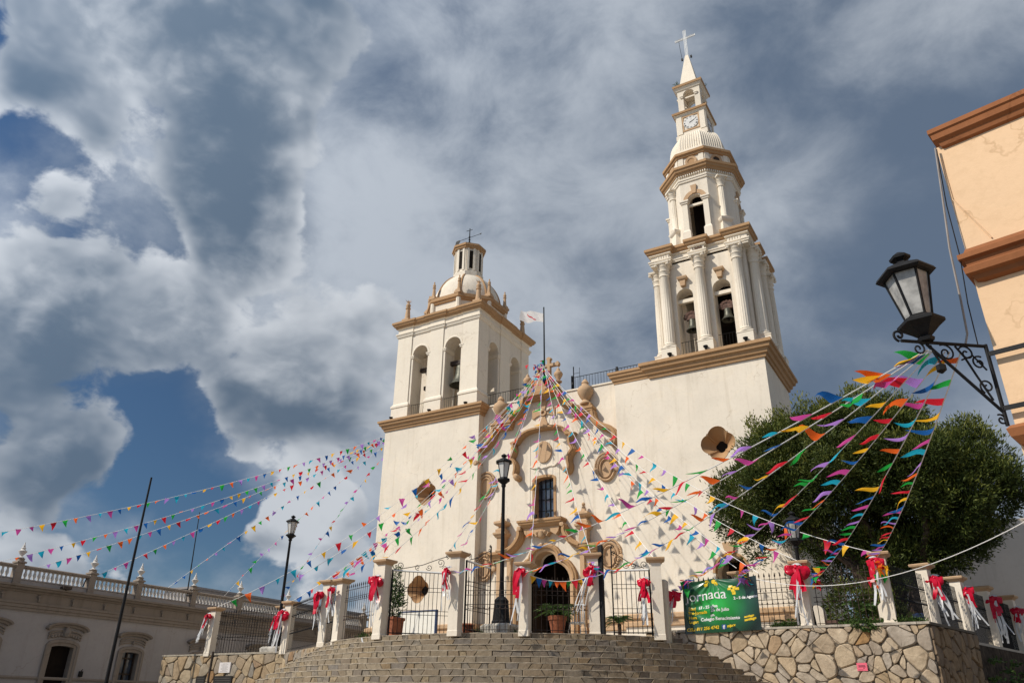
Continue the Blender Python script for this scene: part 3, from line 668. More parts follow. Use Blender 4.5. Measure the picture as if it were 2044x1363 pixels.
m = MB(); m.ring(regpoly(DC, .86), [(.08,26.26),(.08,26.96),(.02,27.01),(0,27.06),(0,28.76)])
m.build('lantern', CREAM, bt)
for i in range(8):
    a = R(45*i)
    q = MB(); q.box(-.11, .11, -.03, .02, 27.21, 28.51); q.move(Matrix.Translation((DC[0],DC[1],0)) @ Matrix.Rotation(a, 4, 'Z') @ Matrix.Translation((0,-.862,0))); q.build('lantern_slit', DARK, bt)
    for s in (-1, 1):
        q = MB(); q.box(s*.2-.07, s*.2+.07, -.06, .02, 27.06, 28.74); q.move(Matrix.Translation((DC[0],DC[1],0)) @ Matrix.Rotation(a, 4, 'Z') @ Matrix.Translation((0,-.86,0))); q.build('lantern_pilaster', CREAMD, bt)
m = MB(); m.ring(regpoly(DC, .86), [(0,28.68),(.12,28.72),(.14,28.84),(.2,28.86),(.2,29.00),(-.3,29.12),(-.6,29.18)]); m.build('lantern_cornice', TAN, bt)
m = MB(); m.lathe([(.22,29.12),(.25,29.21),(.12,29.31),(.03,29.38)], (DC[0],DC[1],0), 10); m.build('lantern_knob', CREAMD, bt, 50)
m = MB(); x, y = DC
m.tube([(x,y,29.26),(x,y,30.81)], [.05,.025], 6); m.tube([(x-.26,y-.02,30.66),(x+.2,y+.02,30.66)], .02, 5); m.tube([(x-.95,y-.05,30.02),(x+.85,y+.05,30.14)], .016, 5)
for s in (.0,.2,.4,.6): m.lathe([(.02,29.46+s),(.08,29.51+s),(.02,29.56+s)], (x,y,0), 6)
m.prism_xz([(x-.78,30.09),(x-.72,29.94),(x-1.0,29.64),(x-1.02,29.76),(x-1.12,29.74),(x-1.05,30.04)], y-.06, y-.04); m.prism_xz([(x+.8,30.19),(x+.8,30.07),(x+.95,30.15)], y+.02, y+.04)
m.build('weathervane', IRON, bt)

# ---------------------------------------------------------------- right clock tower
cx0, cx1, cy0, cy1 = 3.85, 11.13, 0.0, 4.85
t = MB(); t.wall(cx0, cx1, 9.6, 16.2, cy0, cy0+.95, [quatre(8.63, 12.36, 1.1)])
t.wall(cx0, cx1, P-.3, 9.6, cy0, cy0+.95, [arch(7.95, 9.32, P+.2, 6.82, 14)])
t.box(cx0, cx1, cy0+2.2, cy1, P-.3, 16.2); t.box(cx0, cx1, cy0+1.05, cy0+2.2, 9.0, 16.2)
t.box(cx0, cx0+.8, cy0+.9, cy0+2.3, P-.3, 16.2); t.box(cx1-.8, cx1-.002, cy0+.9, cy0+2.3, P-.3, 16.2)
ct = t.build('clock_tower', CREAM, church); ct['label'] = 'tall right clock tower tapering to a white cross'
funnel('quatrefoil_window', 8.63, 12.36, 1.1, ct, ribs=True)
q = MB(); q.sweep([(8.635-.74*math.cos(math.pi*i/16), 6.82+.74*math.sin(math.pi*i/16)) for i in range(17)], [(-.06,-.3),(-.06,.03),(.05,.03),(.05,-.02)], 0.0); q.build('archivolt', TAN, ct)
q = MB(); q.prism_xz([(8.48,7.56),(8.8,7.56),(8.9,8.0),(8.38,8.0)], -.16, .02); q.build('keystone', TANL, ct)
q = MB(); q.box(8.0, 9.28, 2.0, 2.1, P, 7.5); q.build('doorway_back', DARK, ct)
m = MB(); cornice(m, rect(5.75,cx1,cy0,cy1), 16.74, 1.25, 1.25); m.build('cornice', TAN, ct)
m = MB(); cornice(m, rect(cx0+.02,6.0,cy0+.03,cy1-.1), 16.66, .8, 1.0); m.build('cornice', TAN, ct)
m = MB(); m.ring([(cx0,cy0),(cx1,cy0),(cx1,cy1),(cx0,cy1)], [(.0,4.82),(.10,4.85),(.10,5.0),(.05,5.03),(.05,5.12),(.14,5.16),(.14,5.30),(0,5.36)]); m.build('plinth_moulding', TANL, ct)
TC = (8.66, 2.3)
rx0, rx1, ry0, ry1 = 6.47, 10.85, .22, 4.38
FR = [arch(7.28, 8.13, 16.9, 20.15), arch(9.11, 9.99, 16.9, 20.15)]
m = MB(); th = .8
m.wall(rx0, rx1, 16.7, 22.2, ry0, ry0+th, FR); m.wall(rx0, rx1, 16.7, 22.2, ry1-th, ry1, FR)
SR2 = [arch(1.15, 1.95, 16.9, 20.15), arch(2.65, 3.45, 16.9, 20.15)]
Mr = Matrix(((0,-1,0,rx1),(1,0,0,0),(0,0,1,0),(0,0,0,1))); Ml = Matrix(((0,1,0,rx0),(1,0,0,0),(0,0,1,0),(0,0,0,1)))
m.wall(ry0+th, ry1-th, 16.7, 22.2, 0, th, SR2, Mr); m.wall(ry0+th, ry1-th, 16.7, 22.2, 0, th, SR2, Ml)
m.box(rx0+.05, rx1-.05, ry0+.05, ry1-.05, 21.9, 22.18)
m.build('belfry_wall', CREAM, ct)
q = MB(); q.box(7.9, 9.4, 2.7, 3.3, 16.7, 21.9); q.build('belfry_core', DARK, ct)
def column(parent, x, y, zp, z0, z1, zc, r, ped=.37, name='column'):
    """fluted half-column: pedestal block, torus base, shaft, leafy capital; the shaft is the part, the rest its sub-parts"""
    q = MB()
    n = 32
    q.lathe([(r*1.0,z0),(r*1.0,z0+.02),(r,z0+.08),(r*.97,(z0+z1)/2),(r*.86,z1-.03),(r*.9,z1)], (x,y,0), n, flute=1, fdepth=.09, frange=(1,4))
    q.ring(rect(x-ped,x+ped,y-ped*.8,y+ped*.8), [(0,zp),(0,z0-.27),(.02,z0-.25),(.02,z0-.2),(-.02,z0-.18)])
    q.lathe([(r*1.25,z0-.2),(r*1.34,z0-.15),(r*1.25,z0-.09),(r*1.1,z0-.07),(r*1.2,z0-.03),(r*1.05,z0+.02)], (x,y,0), 24)
    h = zc-z1
    q.lathe([(r*.9,z1),(r*1.02,z1+.03*h),(r*.9,z1+.08*h),(r*.95,z1+.3*h),(r*1.12,z1+.36*h),(r*.98,z1+.4*h),(r*1.05,z1+.6*h),(r*1.25,z1+.68*h),(r*1.08,z1+.72*h),(r*1.25,z1+.86*h)], (x,y,0), 16)
    q.ring(rect(x-r*1.25,x+r*1.25,y-r*1.25,y+r*1.25), [(-.04,zc-.15*h),(.03,zc-.12*h),(.05,zc)])
    for sx in (-1,1):
        for sy in (-1,1): q.lathe([(.02,zc-.34*h),(.09,zc-.28*h),(.1,zc-.2*h),(.03,zc-.14*h)], (x+sx*r*1.15,y+sy*r*1.15,0), 7)
    return q.build(name, CREAMD, parent, 40)
for x in (6.84, 8.63, 10.49): column(ct, x, -.02, 16.72, 17.55, 21.3, 22.1, .265)
for y in (.78, 2.3, 3.82): column(ct, 11.1, y, 16.72, 17.55, 21.3, 22.1, .265)
for y in (.78,): column(ct, 6.22, y, 16.72, 17.55, 21.3, 22.1, .265)
for a, b in ((7.28,8.13),(9.11,9.99)):
    q = MB(); q.box(a-.02, b+.02, ry0+.25, ry0+.42, 19.93, 20.12); q.build('tie_beam', CREAMD, ct)
    xm = (a+b)/2
    q = MB(); q.prism_xz([(xm-.11,20.66),(xm+.11,20.66),(xm+.15,20.98),(xm-.15,20.98)], ry0-.2, ry0+.02); q.ring(rect(xm-.2,xm+.2,ry0-.24,ry0+.02), [(-.02,20.98),(.02,21.02),(.05,21.1),(.05,21.16)]); q.build('keystone', TANL, ct)
pr = ress(rx0, rx1, ry0, ry1, [(rx0,7.22),(8.24,9.03),(10.1,rx1)], [(ry0,1.1),(1.97,2.63),(3.5,ry1)], .30)
m = MB(); m.ring(pr, [(-.28,22.08),(.0,22.09),(.0,22.18),(.05,22.2),(.05,22.28),(.09,22.3),(.09,22.36),(-.04,22.38),(-.04,22.62),(.06,22.66),(.06,22.70),(-.5,22.72)]); m.build('entablature', CREAMD, ct)
m = MB(); m.ring(pr, [(-.1,22.64),(.03,22.66),(.07,22.76),(.13,22.79),(.17,22.9),(.22,22.92),(.22,23.06),(-.9,23.14)]); m.build('cornice', TAN, ct)
for xm in (6.84, 8.63, 10.49):
    if xm == 8.63: continue
    for i in range(5):
        q = MB(); q.box(xm-.3+.13*i, xm-.22+.13*i, ry0-.30, ry0-.22, 22.4, 22.56); q.build('dentil', CREAMD, ct)
yr = MB(); text_into(yr, '1888', .27, lambda x, y: (8.63+x, ry0-.275, 22.40+y), 0, .012, 'CENTER')
yo = yr.build('year_numerals', plain('numeral_brown', (0.10,0.055,0.03), 0.8), ct); yo['label'] = 'dark numerals 1888 over the middle column'
# octagon stage
OA = 1.78
m = MB()
for i in range(8):
    a = R(45*i); side = OA*math.tan(math.pi/8)
    Mo = Matrix.Translation((TC[0],TC[1],0)) @ Matrix.Rotation(a, 4, 'Z') @ Matrix.Translation((0,-OA,0))
    m.wall(-side, side, 23.0, 27.6, 0, .3, [arch(-.4, .4, 23.05, 25.75, 12)] if i % 2 == 0 else [], Mo)
m.ring(regpoly(TC, OA-.1), [(0,27.3),(0,27.5)])
m.build('octagon_wall', CREAM, ct)
q = MB(); q.ring(regpoly(TC, .55), [(0,23.0),(0,27.4)]); q.build('octagon_core', DARK, ct)
for i in range(8):
    a = R(45*i); Mo = Matrix.Translation((TC[0],TC[1],0)) @ Matrix.Rotation(a, 4, 'Z') @ Matrix.Translation((0,-OA,0))
    if i % 2 == 0:
        q = MB(); q.sweep([(-.54*math.cos(math.pi*k/14), 25.8+.54*math.sin(math.pi*k/14)) for k in range(15)], [(-.13,-.02),(-.13,.05),(.09,.05),(.09,-.02)], 0); q.move(Mo); q.build('archivolt', TANL, ct)
        q = MB(); q.prism_xz([(-.1,26.2),(.1,26.2),(.16,26.72),(-.16,26.72)], -.1, .02); q.move(Mo); q.build('keystone', TANL, ct)
        for s in (-1, 1):
            q = MB(); q.ring(rect(min(s*.42,s*.70),max(s*.42,s*.70),-.09,.1), [(.07,23.05),(.07,23.9),(.02,24.0),(0,24.05),(0,25.62),(.05,25.66),(.05,25.72),(.1,25.76),(.1,25.84),(0,25.87)]); q.move(Mo); q.build('jamb_pilaster', CREAMD, ct)
        q = MB(); q.box(-.42, .42, .12, .22, 25.55, 25.68); q.move(Mo); q.build('tie_beam', CREAMD, ct)
    else:
        q = MB()
        q.ring(rect(-.24,.24,-.22,.1), [(.12,23.05),(.10,23.5),(.02,23.9),(0,24.2),(.08,24.28),(.12,24.36),(.12,24.42),(.0,24.45)])
        q.lathe([(.24,24.44),(.27,24.5),(.2,24.56),(.185,24.6),(.18,25.6),(.165,26.45),(.2,26.47),(.17,26.52),(.2,26.7),(.26,26.78),(.2,26.84),(.28,26.98)], (0,-.06,0), 24, flute=1, fdepth=.12, frange=(3,5))
        q.box(-.3,.3,-.36,.1,26.98,27.06)
        q.move(Mo); q.build('column', CREAMD, ct, 40)
m = MB(); m.ring(regpoly(TC, OA), [(0,27.02),(.06,27.05),(.06,27.14),(.1,27.17),(.1,27.26),(.04,27.28),(.04,27.5)]); m.build('architrave', CREAMD, ct)
for i in range(8):
    a = R(45*i); Mo = Matrix.Translation((TC[0],TC[1],0)) @ Matrix.Rotation(a, 4, 'Z') @ Matrix.Translation((0,-OA,0))
    q = MB()
    for k in range(13): q.box(-.73+.118*k, -.67+.118*k, -.13, -.03, 27.38, 27.49)
    q.move(Mo); q.build('dentil_row', CREAMD, ct)
m = MB(); m.ring(regpoly(TC, OA), [(.02,27.49),(.16,27.51),(.2,27.62),(.27,27.65),(.31,27.78),(.36,27.80),(.36,27.95),(-.3,28.02)]); m.build('cornice', TAN, ct)
AA = 1.72
m = MB(); m.ring(regpoly(TC, AA), [(0,27.9),(0,28.8)]); m.build('attic_wall', CREAM, ct)
for i in range(8):
    a = R(45*i); Mo = Matrix.Translation((TC[0],TC[1],0)) @ Matrix.Rotation(a, 4, 'Z') @ Matrix.Translation((0,-AA,0))
    q = MB(); q.sweep([(.25*math.cos(2*math.pi*k/20), 28.36+.25*math.sin(2*math.pi*k/20)) for k in range(20)], [(-.07,-.02),(-.07,.06),(.06,.04),(.06,-.02)], 0, closed=True); q.move(Mo); oc = q.build('oculus', TANL, ct)
    q = MB(); q.prism_xz([(.2*math.cos(2*math.pi*k/16), 28.36+.2*math.sin(2*math.pi*k/16)) for k in range(16)], -.012, .02); q.move(Mo); q.build('oculus_recess', WOODD if i % 2 else TAN, ct)
    for s in (-1, 1):
        q = MB(); q.box(s*.56-.13, s*.56+.13, -.05, .02, 27.98, 28.7); q.move(Mo); q.build('attic_panel', CREAMD, ct)
m = MB(); m.ring(regpoly(TC, AA), [(.02,28.68),(.1,28.72),(.13,28.82),(.2,28.85),(.2,29.0),(-.2,29.06)]); m.build('attic_cornice', TAN, ct)
m = MB(); m.ring(regpoly(TC, 1.55), [(.05,29.0),(.0,29.42),(-.06,29.46),(-.1,29.46)]); m.build('dome_band', CREAMD, ct)
# ribbed cushion dome on the octagon
nf, nr, sub = 8, 9, 4; vs = []; n = nf*nr*sub
lv = [(1.44+.0*0, 29.44)]+[(.86+(1.44-.86)*math.cos(R(a))**.9, 29.5+1.4*math.sin(R(a))) for a in range(0, 91, 10)]
for ap, z in lv:
    for i in range(n):
        th_ = 2*math.pi*i/n; loc = (th_+math.pi/8) % (math.pi/4)-math.pi/8
        r = ap/math.cos(loc)+.045*abs(math.sin(math.pi*(i % sub)/sub))*(1 if z < 30.85 else .3)
        vs.append((TC[0]+r*math.sin(th_), TC[1]-r*math.cos(th_), z))
fs = [(k*n+i, k*n+(i+1) % n, (k+1)*n+(i+1) % n, (k+1)*n+i) for k in range(len(lv)-1) for i in range(n)]+[tuple(range((len(lv)-1)*n, len(lv)*n))]
m = MB(); m.add(vs, fs); m.build('ribbed_dome', CREAMD, ct, 38)
# clock stage
h = .80; X, Y = TC
m = MB(); m.ring(rect(X-h,X+h,Y-h,Y+h), [(.1,30.7),(.1,30.98),(.03,31.06),(0,31.08),(0,32.4)]); m.build('clock_stage', CREAM, ct)
for a in range(4):
    Mo = Matrix.Translation((X,Y,0)) @ Matrix.Rotation(R(90*a), 4, 'Z') @ Matrix.Translation((0,-h,0))
    for s in (-1, 1):
        q = MB(); q.box(s*.66-.15 if s > 0 else -.81, .81 if s > 0 else -.66+.15, -.06, .02, 31.1, 32.35); q.move(Mo); q.build('corner_pilaster', CREAMD, ct)
    q = MB(); q.sweep([(-.46,31.3),(.46,31.3),(.46,32.28),(-.46,32.28)], [(-.04,-.02),(-.04,.04),(.04,.04),(.04,-.02)], 0, closed=True); q.move(Mo); q.build('clock_frame', TANL, ct)
    if a in (0, 1):
        q = MB(); q.prism_xz([(.43*math.cos(2*math.pi*(k+.5)/24)*(1.0), 31.79+.43*math.sin(2*math.pi*(k+.5)/24)) for k in range(24)], -.05, .01); q.move(Mo); cf = q.build('clock_face', plain('clock_enamel', (0.55,0.54,0.52), .4), ct); cf['label'] = 'white round clock face with black numerals'
        q = MB()
        for k, s in enumerate(('XII','I','II','III','IIII','V','VI','VII','VIII','IX','X','XI')):
            th_ = R(30*k); text_into(q, s, .1, (lambda x, y, t=th_: (.36*math.sin(t)+x*math.cos(t)+y*math.sin(t)-.03*math.sin(t), -.054, 31.79+.36*math.cos(t)-x*math.sin(t)+y*math.cos(t)-.03*math.cos(t))), 0, .004, 'CENTER')
        for ang, L_, w_ in ((62, .34, .018), (68, .22, .026)):
            dx, dz = math.sin(R(ang)), math.cos(R(ang))
            q.add([(-dx*.09-dz*w_, -.058, 31.79-dz*.09+dx*w_), (-dx*.09+dz*w_, -.058, 31.79-dz*.09-dx*w_), (dx*L_+dz*w_*.4, -.058, 31.79+dz*L_-dx*w_*.4), (dx*L_-dz*w_*.4, -.058, 31.79+dz*L_+dx*w_*.4)], [(0,1,2,3)])
        q.move(Mo); q.build('clock_hands_and_numerals', IRON, ct)
m = MB(); m.ring(rect(X-h,X+h,Y-h,Y+h), [(.0,32.32),(.06,32.35),(.09,32.45),(.15,32.48)]); m.build('stage_moulding', CREAMD, ct)
m = MB(); m.ring(rect(X-h,X+h,Y-h,Y+h), [(.10,32.475),(.2,32.5),(.22,32.62),(-.2,32.7)]); m.build('stage_cornice', TAN, ct)
h2 = .66
m = MB()
for a in range(4):
    Mo = Matrix.Translation((X,Y,0)) @ Matrix.Rotation(R(90*a), 4, 'Z') @ Matrix.Translation((0,-h2,0))
    m.wall(-h2+(.0 if a % 2 == 0 else .25), h2-(.0 if a % 2 == 0 else .25), 32.6, 34.5, 0, .25, [arch(-.33, .33, 32.95, 34.02, 12)], Mo)
m.box(X-h2+.02, X+h2-.02, Y-h2+.02, Y+h2-.02, 34.42, 34.48)
m.build('lantern_stage', CREAM, ct)
for a in range(4):
    Mo = Matrix.Translation((X,Y,0)) @ Matrix.Rotation(R(90*a), 4, 'Z') @ Matrix.Translation((0,-h2,0))
    impost(ct, -.33, .33, 33.92, -.06, .2, flip=Mo, ov=.0)
    q = MB(); q.box(-.34, .34, .08, .14, 33.83, 33.92); q.move(Mo); q.build('tie_beam', CREAMD, ct)
m = MB(); m.ring(rect(X-h2,X+h2,Y-h2,Y+h2), [(.0,34.38),(.06,34.42),(.12,34.54),(.18,34.58)]); m.build('stage_moulding', CREAMD, ct)
m = MB(); m.ring(rect(X-h2,X+h2,Y-h2,Y+h2), [(.13,34.575),(.2,34.6),(.22,34.74),(-.1,34.8)]); m.build('stage_cornice', TAN, ct)
m = MB(); m.ring(rect(X-.52,X+.52,Y-.52,Y+.52), [(0,34.75),(0,34.9),(-.42,37.55),(-.46,37.6)]); m.build('spire', CREAMD, ct)
m = MB()
for o_ in (-.075, .075):
    m.tube([(X+o_,Y,37.5),(X+o_,Y,39.7)], .022, 5); m.tube([(X-.62,Y,39.05+o_),(X+.62,Y,39.05+o_)], .022, 5)
m.tube([(X-.075,Y,39.7),(X+.075,Y,39.7)], .022, 5)
for s in (-1, 1): m.tube([(X+s*.62,Y,38.975),(X+s*.62,Y,39.125)], .022, 5)
m.box(X-.018, X+.018, Y-.02, Y+.02, 37.5, 39.68); m.box(X-.6, X+.6, Y-.016, Y+.016, 39.035, 39.065)
m.build('cross', WHITEP, ct)
m = MB(); m.tube([(X-.3,Y,37.45),(X-.36,Y,38.2),(X-.4,Y,39.0)], .012, 4); m.box(X-.36,X-.26,Y-.05,Y+.05,37.35,37.5); m.box(X+.2,X+.3,Y-.05,Y+.05,37.35,37.5); m.build('wire', IRON, ct)
# ---------------------------------------------------------------- central facade with its relief
AX = -0.37; YF = 0.5
JC = -.28
def trefoil_top(x, off=0.0):
    x = abs(x)
    if x <= .60+.75*off: return 8.0+(.45+.9*off)*math.sqrt(max(0, 1-(x/(.60+.75*off)/1.02)**2))
    return 7.0+(.93+.9*off)*math.sqrt(max(0, 1-((x-.3)/(1.0+off))**2))
def trefoil(off, zb_):
    xs = sorted([-(1.3+off), -(1.27+off), -(1.2+off), -(1.08+off), -.95, -.8, -.7, -.601-.75*off, -.6-.75*off, -.55, -.45, -.3, -.15]+[0]+[1.3+off, 1.27+off, 1.2+off, 1.08+off, .95, .8, .7, .601+.75*off, .6+.75*off, .55, .45, .3, .15])
    return [(JC+x, zb_, trefoil_top(x, off)) for x in xs]
m = MB()
m.wall(bx1, cx0, 9.2, 16.42, YF, YF+.8, [arch(AX-.64, AX+.64, 9.95, 12.0, 10, .2)])
m.wall(bx1, cx0, P-.3, 9.2, YF, YF+.8, [trefoil(0.0, P-.25)])
cf = m.build('central_facade', CREAM, church)
m = MB(); m.box(bx1, cx0, YF-.06, YF+.9, 16.42, 16.5); m.build('parapet_coping', CREAMD, cf)
m = MB()
for x0, x1 in ((bx1+.0, -2.3), (2.0, cx0)): m.ring(rect(x0,x1,YF,YF+.3), [(.0,4.75),(.10,4.78),(.10,4.92),(.05,4.95),(.05,5.05),(.14,5.10),(.14,5.24),(0,5.3)])
m.build('plinth_moulding', TANL, cf)
def mir(p): return [(2*AX-x, z) for x, z in p]
def smoothp(p, it=2):
    for _ in range(it):
        o = [p[0]]
        for a, b in zip(p[:-1], p[1:]): o += [(a[0]*.75+b[0]*.25, a[1]*.75+b[1]*.25), (a[0]*.25+b[0]*.75, a[1]*.25+b[1]*.75)]
        p = o+[p[-1]]
    return p
# gable: top slab, concave sides, ledges, S-scrolls
m = MB(); m.sweep([(AX-.98,16.43),(AX+.98,16.43)], mould(.46,.52), YF); m.build('gable_moulding', TAN, cf)
Bp = smoothp([(.62,16.42),(.68,16.02),(.92,15.66),(1.47,15.42)]); Dp = smoothp([(2.48,15.0),(2.5,14.72),(2.66,14.4),(2.98,14.13),(3.38,13.97),(3.60,13.76),(3.66,13.44),(3.56,13.18)])
for p in (Bp, mir(Bp)[::-1]):
    q = MB(); q.sweep(p, mould(.34,.5), YF); q.build('gable_moulding', TAN, cf)
for p in (Dp, mir(Dp)[::-1]):
    q = MB(); q.sweep(p, mould(.34,.46), YF); q.build('gable_moulding', TAN, cf)
for s in (1, -1):
    x0, x1 = sorted((AX+s*1.82, AX+s*2.88))
    q = MB(); q.ring([(x0,YF-.42),(x1,YF-.42),(x1,YF+.02),(x0,YF+.02)], [(-.06,14.86),(0,14.9),(.0,14.98),(.05,15.02),(.05,15.1),(.1,15.14),(.1,15.26),(-.05,15.28),(-.05,15.46)]); q.build('gable_ledge', TAN, cf)
    ex, ez = AX+s*3.82, 13.24
    q = MB(); q.lathe([(.02,.0),(.15,.0),(.15,.5),(.1,.53),(.1,.56),(.02,.56)], (0,0,0), 14); q.move(Matrix.Translation((ex,YF,ez)) @ Matrix.Rotation(R(90), 4, 'X')); q.build('scroll_eye', TANL, cf, 40)
    ux_ = AX+s*2.5
    q = MB(); q.lathe([(.28,15.44),(.3,15.5),(.18,15.6),(.16,15.68),(.3,15.86),(.40,16.08),(.41,16.2),(.34,16.36),(.2,16.46),(.17,16.56),(.2,16.6),(.12,16.74),(.02,16.84)], (ux_,YF-.22,0), 18); q.build('urn', TANL, cf, 45)
    q = MB(); q.lathe([(.18,17.0),(.2,17.06),(.1,17.12),(.1,17.18),(.22,17.38),(.24,17.5),(.18,17.6),(.1,17.66),(.1,17.74),(.02,17.86)], (AX+s*.92,YF-.1,0), 14); q.build('urn', TANL, cf, 45)
    q = MB(); q.sweep(smoothp([(AX+s*.95,16.66),(AX+s*.9,16.95),(AX+s*.62,17.1),(AX+s*.42,17.3)] if s > 0 else [(AX+s*.42,17.3),(AX+s*.62,17.1),(AX+s*.9,16.95),(AX+s*.95,16.66)]), mould(.16,.4), YF); q.build('pedestal_scroll', TANL, cf)
m = MB(); m.prism_xz([(AX-.95,16.66),(AX+.95,16.66),(AX+.82,16.95),(AX+.5,17.1),(AX+.4,17.3),(AX-.4,17.3),(AX-.5,17.1),(AX-.82,16.95)], YF-.32, YF+.4); m.build('cross_pedestal', TANL, cf)
for s in (-.55, .5):
    q = MB(); q.prism_xz([(AX+s-.12,16.7),(AX+s+.12,16.7),(AX+s+.09,17.08),(AX+s-.09,17.08)], YF-.39, YF-.3); q.build('pedestal_block', TAN, cf)
m = MB(); y0, y1 = YF-.1, YF+.12; X0 = AX+.34
def plus(cx, cz, a, w, top, bot):
    e = w*1.7
    return [(cx-w,cz-bot),(cx+w,cz-bot),(cx+w,cz-w),(cx+a-.1,cz-w),(cx+a-.08,cz-e),(cx+a,cz-e),(cx+a+.06,cz),(cx+a,cz+e),(cx+a-.08,cz+e),(cx+a-.1,cz+w),(cx+w,cz+w),(cx+w,cz+top-.1),(cx+e,cz+top-.08),(cx+e,cz+top),(cx,cz+top+.06),(cx-e,cz+top),(cx-e,cz+top-.08),(cx-w,cz+top-.1),(cx-w,cz+w),(cx-a+.1,cz+w),(cx-a+.08,cz+e),(cx-a,cz+e),(cx-a-.06,cz),(cx-a,cz-e),(cx-a+.08,cz-e),(cx-a+.1,cz-w),(cx-w,cz-w)]
m.prism_xz(plus(X0, 18.12, .56, .075, .42, .85), y0, y1); m.build('gable_cross', TANL, cf)
# cross in relief
m = MB(); c = (AX, 15.5)
for a in range(4):
    ca, sa = math.cos(R(90*a)), math.sin(R(90*a)); L_ = .72 if a % 2 else .66
    pts = [(.06,.05),(L_*.55,.14),(L_*.8,.22),(L_*.86,.30),(L_*.92,.2),(L_,.24),(L_,-.24),(L_*.92,-.2),(L_*.86,-.30),(L_*.8,-.22),(L_*.55,-.14),(.06,-.05)]
    m.prism_xz([(c[0]+x*ca-z*sa, c[1]+x*sa+z*ca) for x, z in pts], YF-.07, YF+.01)
m.sweep([(c[0]+.14*math.cos(2*math.pi*k/16), c[1]+.14*math.sin(2*math.pi*k/16)) for k in range(16)], [(-.04,-.01),(-.04,.12),(.04,.12),(.04,-.01)], YF, closed=True)
m.build('relief_cross', TANL, cf)
# hood over the window
Hp = [(0.95,12.2),(1.1,12.1),(1.22,12.36),(1.13,12.68),(1.2,12.98),(1.42,13.22),(1.27,13.5),(1.22,13.76),(1.36,14.02),(1.1,14.08),(0.86,14.36),(.52,14.54),(.2,14.6),(AX,14.62)]
Hs = smoothp(Hp[:6], 2)[:-1]+smoothp(Hp[5:9], 1)+smoothp(Hp[9:], 2)
full = Hs+[(2*AX-x, z) for x, z in Hs[-2::-1]]
q = MB(); q.sweep(full, [(u, o) for u, o in mould(.23,.46)], YF); q.build('window_hood', TAN, cf)
for s in (1, -1):
    q = MB(); q.lathe([(.02,0),(.14,0),(.14,.5),(.09,.53),(.02,.54)], (0,0,0), 12); q.move(Matrix.Translation((AX+s*1.40,YF,12.2)) @ Matrix.Rotation(R(90), 4, 'X')); q.build('scroll_eye', TANL, cf, 40)
m = MB(); m.prism_xz([(AX+.45*math.cos(2*math.pi*k/32), 13.4+.56*math.sin(2*math.pi*k/32)) for k in range(32)], YF-.09, YF+.01); m.build('oval_panel', TANL, cf)
m = MB(); m.box(AX-.86, AX-.80, YF-.022, YF+.01, 9.9, 14.3); m.box(AX+.80, AX+.86, YF-.022, YF+.01, 9.9, 12.6); m.build('pilaster_edge', CREAMD, cf)
q = MB(); q.sweep(smoothp([(AX-.8,12.72),(AX-.55,12.6),(AX-.3,12.66),(AX,12.52),(AX+.3,12.66),(AX+.55,12.6),(AX+.8,12.72)]), [(-.03,-.01),(-.03,.06),(.03,.06),(.03,-.01)], YF); q.build('garland', CREAMD, cf)
# window
wn = MB(); wn.sweep([(AX-.64,9.97),(AX-.64,12.0)]+[(AX-.64*math.cos(math.pi*k/10), 12.0+.2*math.sin(math.pi*k/10)) for k in range(1,10)]+[(AX+.64,12.0),(AX+.64,9.97)], [(-.11,-.5),(-.11,-.2),(-.11,.04),(.02,.04),(.02,-.01)], YF); wf = wn.build('window', TAN, cf)
q = MB(); q.box(AX-.6, AX+.6, YF+.42, YF+.46, 9.95, 12.2); q.build('window_pane', PANE, cf)
for x in (-.38, -.13, .13, .38):
    q = MB(); q.box(AX+x-.014, AX+x+.014, YF+.36, YF+.4, 9.95, 12.2); q.build('glazing_bar', IRON, cf)
for z in (10.5, 11.05, 11.6):
    q = MB(); q.box(AX-.6, AX+.6, YF+.365, YF+.395, z-.014, z+.014); q.build('glazing_bar', IRON, cf)
# balcony sill with drapery
m = MB(); m.ring([(AX-1.0,YF-.42),(AX+1.0,YF-.42),(AX+1.0,YF+.02),(AX-1.0,YF+.02)], [(0,9.56),(.04,9.58),(.08,9.66),(.16,9.70),(.18,9.78),(.22,9.8),(.22,9.9),(-.1,9.93)]); m.build('balcony_sill', TAN, cf)
m = MB(); m.prism_xz([(AX-1.0,9.57),(AX+1.0,9.57),(AX+.92,9.3),(AX+.78,9.12),(AX+.66,9.2),(AX+.5,9.3),(AX+.38,9.24),(AX+.28,9.1),(AX+.2,9.22),(AX-.2,9.22),(AX-.28,9.1),(AX-.38,9.24),(AX-.5,9.3),(AX-.66,9.2),(AX-.78,9.12),(AX-.92,9.3)], YF-.36, YF+.01); m.build('sill_drapery', TANL, cf)
m = MB(); m.lathe([(.03,8.98),(.12,9.02),(.19,9.13),(.18,9.24),(.21,9.32),(.12,9.38)], (AX,YF-.3,0), 12)
for s in (-1,1): m.lathe([(.02,-.02),(.1,.02),(.12,.1),(.05,.16)], (AX+s*.2,YF-.34,9.22), 8)
m.build('shield', TANL, cf, 50)
